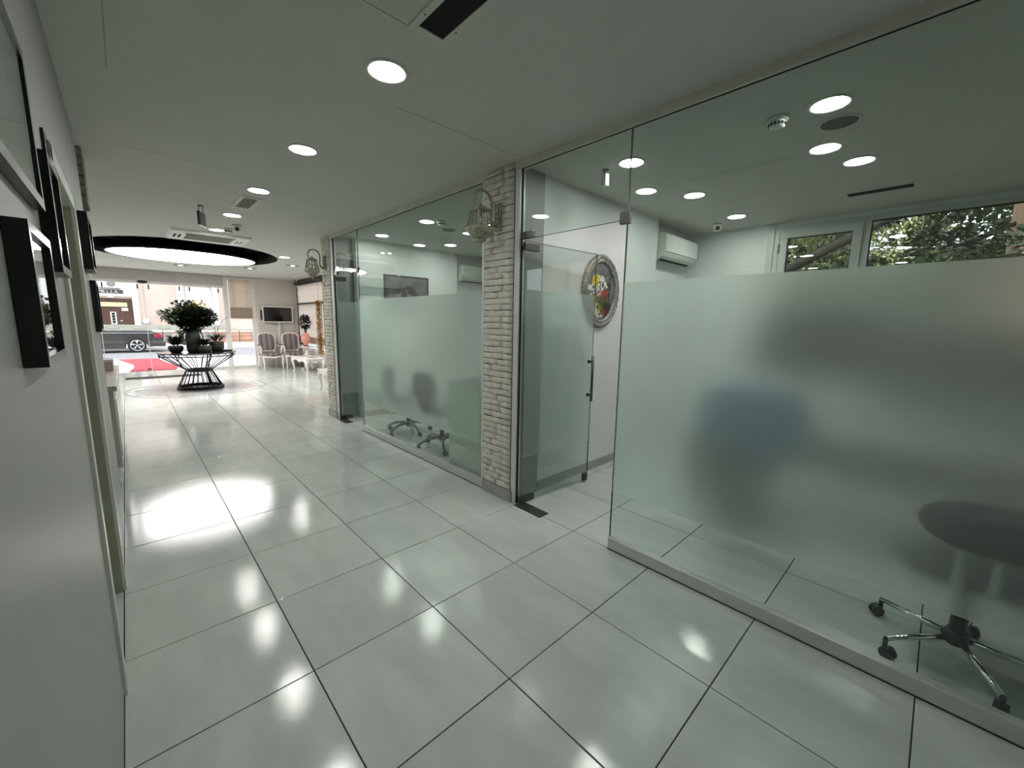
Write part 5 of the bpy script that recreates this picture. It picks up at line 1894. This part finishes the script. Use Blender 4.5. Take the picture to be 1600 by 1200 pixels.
t = thing('outdoor_unit', 'white outdoor air conditioning unit above the brown door', 'air conditioner', (-0.70, BY - 0.40, 2.95))
MB().cbox(0, 0.80, 0, 0.33, 0, 0.42, 0.012).build('case', 'street_white', t)
fr = MB()
for rr_ in (0.05, 0.10, 0.15):
    fr.tube([(0.48 + rr_ * math.cos(2 * PI * k / 20), -0.012, 0.21 + rr_ * math.sin(2 * PI * k / 20)) for k in range(20)], 0.016, 5, closed=True)
fr.build('fan_grille', 'urn_grey', t)
MB().cbox(0.05, 0.10, 0.28, 0.39, -0.03, 0.02, 0.004).build('bracket', 'steel', t)
MB().cbox(0.70, 0.75, 0.28, 0.39, -0.03, 0.02, 0.004).build('bracket', 'steel', t)
t = thing('satellite_dish', 'small white satellite dish on the pink house', 'satellite dish', (0.98, BY - 0.12, 1.22))
MB().lathe([(0.001, 0.0), (0.06, 0.006), (0.12, 0.028), (0.14, 0.045)], 18).build('dish', 'street_white', t).rotation_euler = (R(70), 0, 0)
MB().tube([(0, 0.0, 0.0), (0, 0.08, -0.10), (0, 0.13, -0.12)], 0.015, 6).build('bracket', 'steel', t)
MB().cbox(-0.20, 0.20, -0.02, 0.12, -0.20, -0.15, 0.005).build('shelf', 'stone_grey', t)

# railing along the far pavement
t = thing('street_railing', 'thin dark railing along the far pavement', 'railing', (1.6, 28.2, -0.02))
for k in range(9):
    MB().cyl((k * 1.2, 0, 0), (k * 1.2, 0, 0.78), 0.02, 6).build('post', 'black_paint', t)
MB().cyl((0, 0, 0.76), (9.6, 0, 0.76), 0.018, 6).build('top_rail', 'black_paint', t)
MB().cyl((0, 0, 0.40), (9.6, 0, 0.40), 0.012, 6).build('lower_rail', 'black_paint', t)

r3 = random.Random(33)
t = thing('bare_shrub', 'sparse yellowish shrub on the far pavement behind the car', 'shrub', (2.30, 27.4, -0.02))
st = MB()
tips = []
for k in range(11):
    a = r3.uniform(0, 2 * PI)
    q = r3.uniform(0.4, 1.0)
    tip = (q * math.cos(a), q * 0.4 * math.sin(a), r3.uniform(1.1, 1.75))
    st.tube([(0.02 * math.cos(a), 0.02 * math.sin(a), 0.0), (0.10 * math.cos(a) + 0.05, 0, 0.55), (tip[0] * 0.6, tip[1] * 0.6, tip[2] * 0.75), tip], [0.05, 0.035, 0.016, 0.006], 6)
    tips.append(tip)
st.build('stems', 'bark', t)
b = MB()
for tp in tips:
    foliage(b, r3, (tp[0] * 0.8, tp[1] * 0.8, tp[2] * 0.88), (0.22, 0.18, 0.16), 60, 0.09, 0.04)
b.build('foliage', 'hedge_leaf', t)
t = thing('small_palm', 'small palm like shrub growing by the kerb', 'shrub', (2.25, 26.6, -0.02))
MB().tube([(0.15, 0, 0), (0.05, 0, 0.35), (0, 0, 0.72)], [0.09, 0.07, 0.06], 8).build('trunk', 'bark', t)
b = MB()
for k in range(60):
    a = r3.uniform(0, 2 * PI)
    b.leaf((0, 0, 0.70), (math.cos(a), math.sin(a), r3.uniform(-0.1, 0.9)), (0, 0, 1), r3.uniform(0.30, 0.48), 0.06)
b.build('fronds', 'hedge_leaf', t)

# ================================================================== GARDEN TREES outside the nearer room
def tree(x, y, label, branches, clusters, leaf_m, ln, w, seed, fol_n):
    rr_ = random.Random(seed)
    t = thing('garden_tree', label, 'tree', (x, y, -0.16), group='trees outside the room window')
    tr = MB()
    for pts_, rad_ in branches:
        tr.tube(pts_, rad_, 9)
    tr.build('trunk', 'bark', t)
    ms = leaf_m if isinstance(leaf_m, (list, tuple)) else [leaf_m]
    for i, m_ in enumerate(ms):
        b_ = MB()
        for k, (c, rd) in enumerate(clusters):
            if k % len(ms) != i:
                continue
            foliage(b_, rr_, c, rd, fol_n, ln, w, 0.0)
        o_ = b_.build('foliage', m_, t)
        o_['kind'] = 'stuff'
    return t


rt = random.Random(77)
cl1 = [((rt.uniform(-1.2, 1.2), rt.uniform(-3.6, 1.0), rt.uniform(2.0, 5.2)), (rt.uniform(0.4, 0.7), rt.uniform(0.4, 0.75), rt.uniform(0.25, 0.45))) for _ in range(34)]
tree(8.3, 0.6, 'dark leaning tree with broad leaves close to the window',
     [([(0.3, 0.9, 0), (0.2, 0.6, 1.4), (0, 0.1, 2.6), (-0.2, -0.6, 3.6), (-0.1, -1.4, 4.6), (0.0, -2.2, 5.4)], [0.20, 0.17, 0.14, 0.11, 0.08, 0.05]),
      ([(0, 0.1, 2.6), (0.3, 0.4, 3.4), (0.3, 0.5, 4.6)], [0.10, 0.08, 0.05]),
      ([(0.2, 0.6, 1.6), (-0.2, -0.4, 2.6), (-0.3, -1.6, 3.2), (-0.2, -2.8, 3.5)], [0.10, 0.08, 0.06, 0.03]),
      ([(-0.2, -0.6, 3.6), (0.4, -1.2, 3.9), (0.9, -2.3, 4.0)], [0.07, 0.05, 0.03])],
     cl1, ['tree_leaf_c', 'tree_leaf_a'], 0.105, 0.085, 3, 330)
cl2 = [((rt.uniform(-1.6, 1.8), rt.uniform(-1.4, 3.5), rt.uniform(1.5, 6.5)), (rt.uniform(0.6, 1.0), rt.uniform(0.6, 1.0), rt.uniform(0.4, 0.7))) for _ in range(46)]
tree(12.3, 0.2, 'sunlit feathery conifer behind the leaning tree',
     [([(0, 0, 0), (0.05, 0.0, 3.0), (0, 0.1, 6.5)], [0.22, 0.17, 0.06]),
      ([(0.02, 0, 2.0), (0.2, -1.6, 3.2), (0.3, -3.0, 3.9)], [0.10, 0.07, 0.03]),
      ([(0.02, 0, 2.4), (0.1, 1.4, 3.4), (0.2, 2.6, 4.0)], [0.10, 0.07, 0.03])],
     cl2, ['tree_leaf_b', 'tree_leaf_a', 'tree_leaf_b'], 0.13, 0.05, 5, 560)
cl3 = [((rt.uniform(-1.5, 1.5), rt.uniform(-5.0, 3.0), rt.uniform(1.2, 6.0)), (rt.uniform(0.7, 1.1), rt.uniform(0.8, 1.3), rt.uniform(0.5, 0.8))) for _ in range(30)]
tree(17.0, -1.0, 'dense dark green tree farthest from the window',
     [([(0, 0, 0), (0, 0, 3), (0.1, 0, 6)], [0.25, 0.2, 0.08]), ([(0, 0, 2), (0, -2, 4)], [0.1, 0.04]), ([(0, 0, 2), (0, 2, 4)], [0.1, 0.04])],
     cl3, ['tree_leaf_c', 'tree_leaf_a'], 0.28, 0.18, 9, 380)

# brick house at the right edge of the garden view
t = thing('brick_house', 'pinkish brick house corner behind the trees', 'building', (11.0, -3.72, -0.16))
MB().box(0, 3, -6, 1.35, 0, 5.0).build('wall', 'pink_brick', t)
MB().prism([(-6.2, 5.0), (1.5, 5.0), (-2.3, 6.8)], 'x', -0.3, 3.3).build('roof', 'stone_grey', t)
for k in range(12):
    for q in range(3):
        MB().cbox(-0.03, 0.01, 0.62 - q * 0.42, 1.00 - q * 0.42, 1.6 + k * 0.22, 1.79 + k * 0.22, 0.008).build('brick', 'pink_stucco', t)
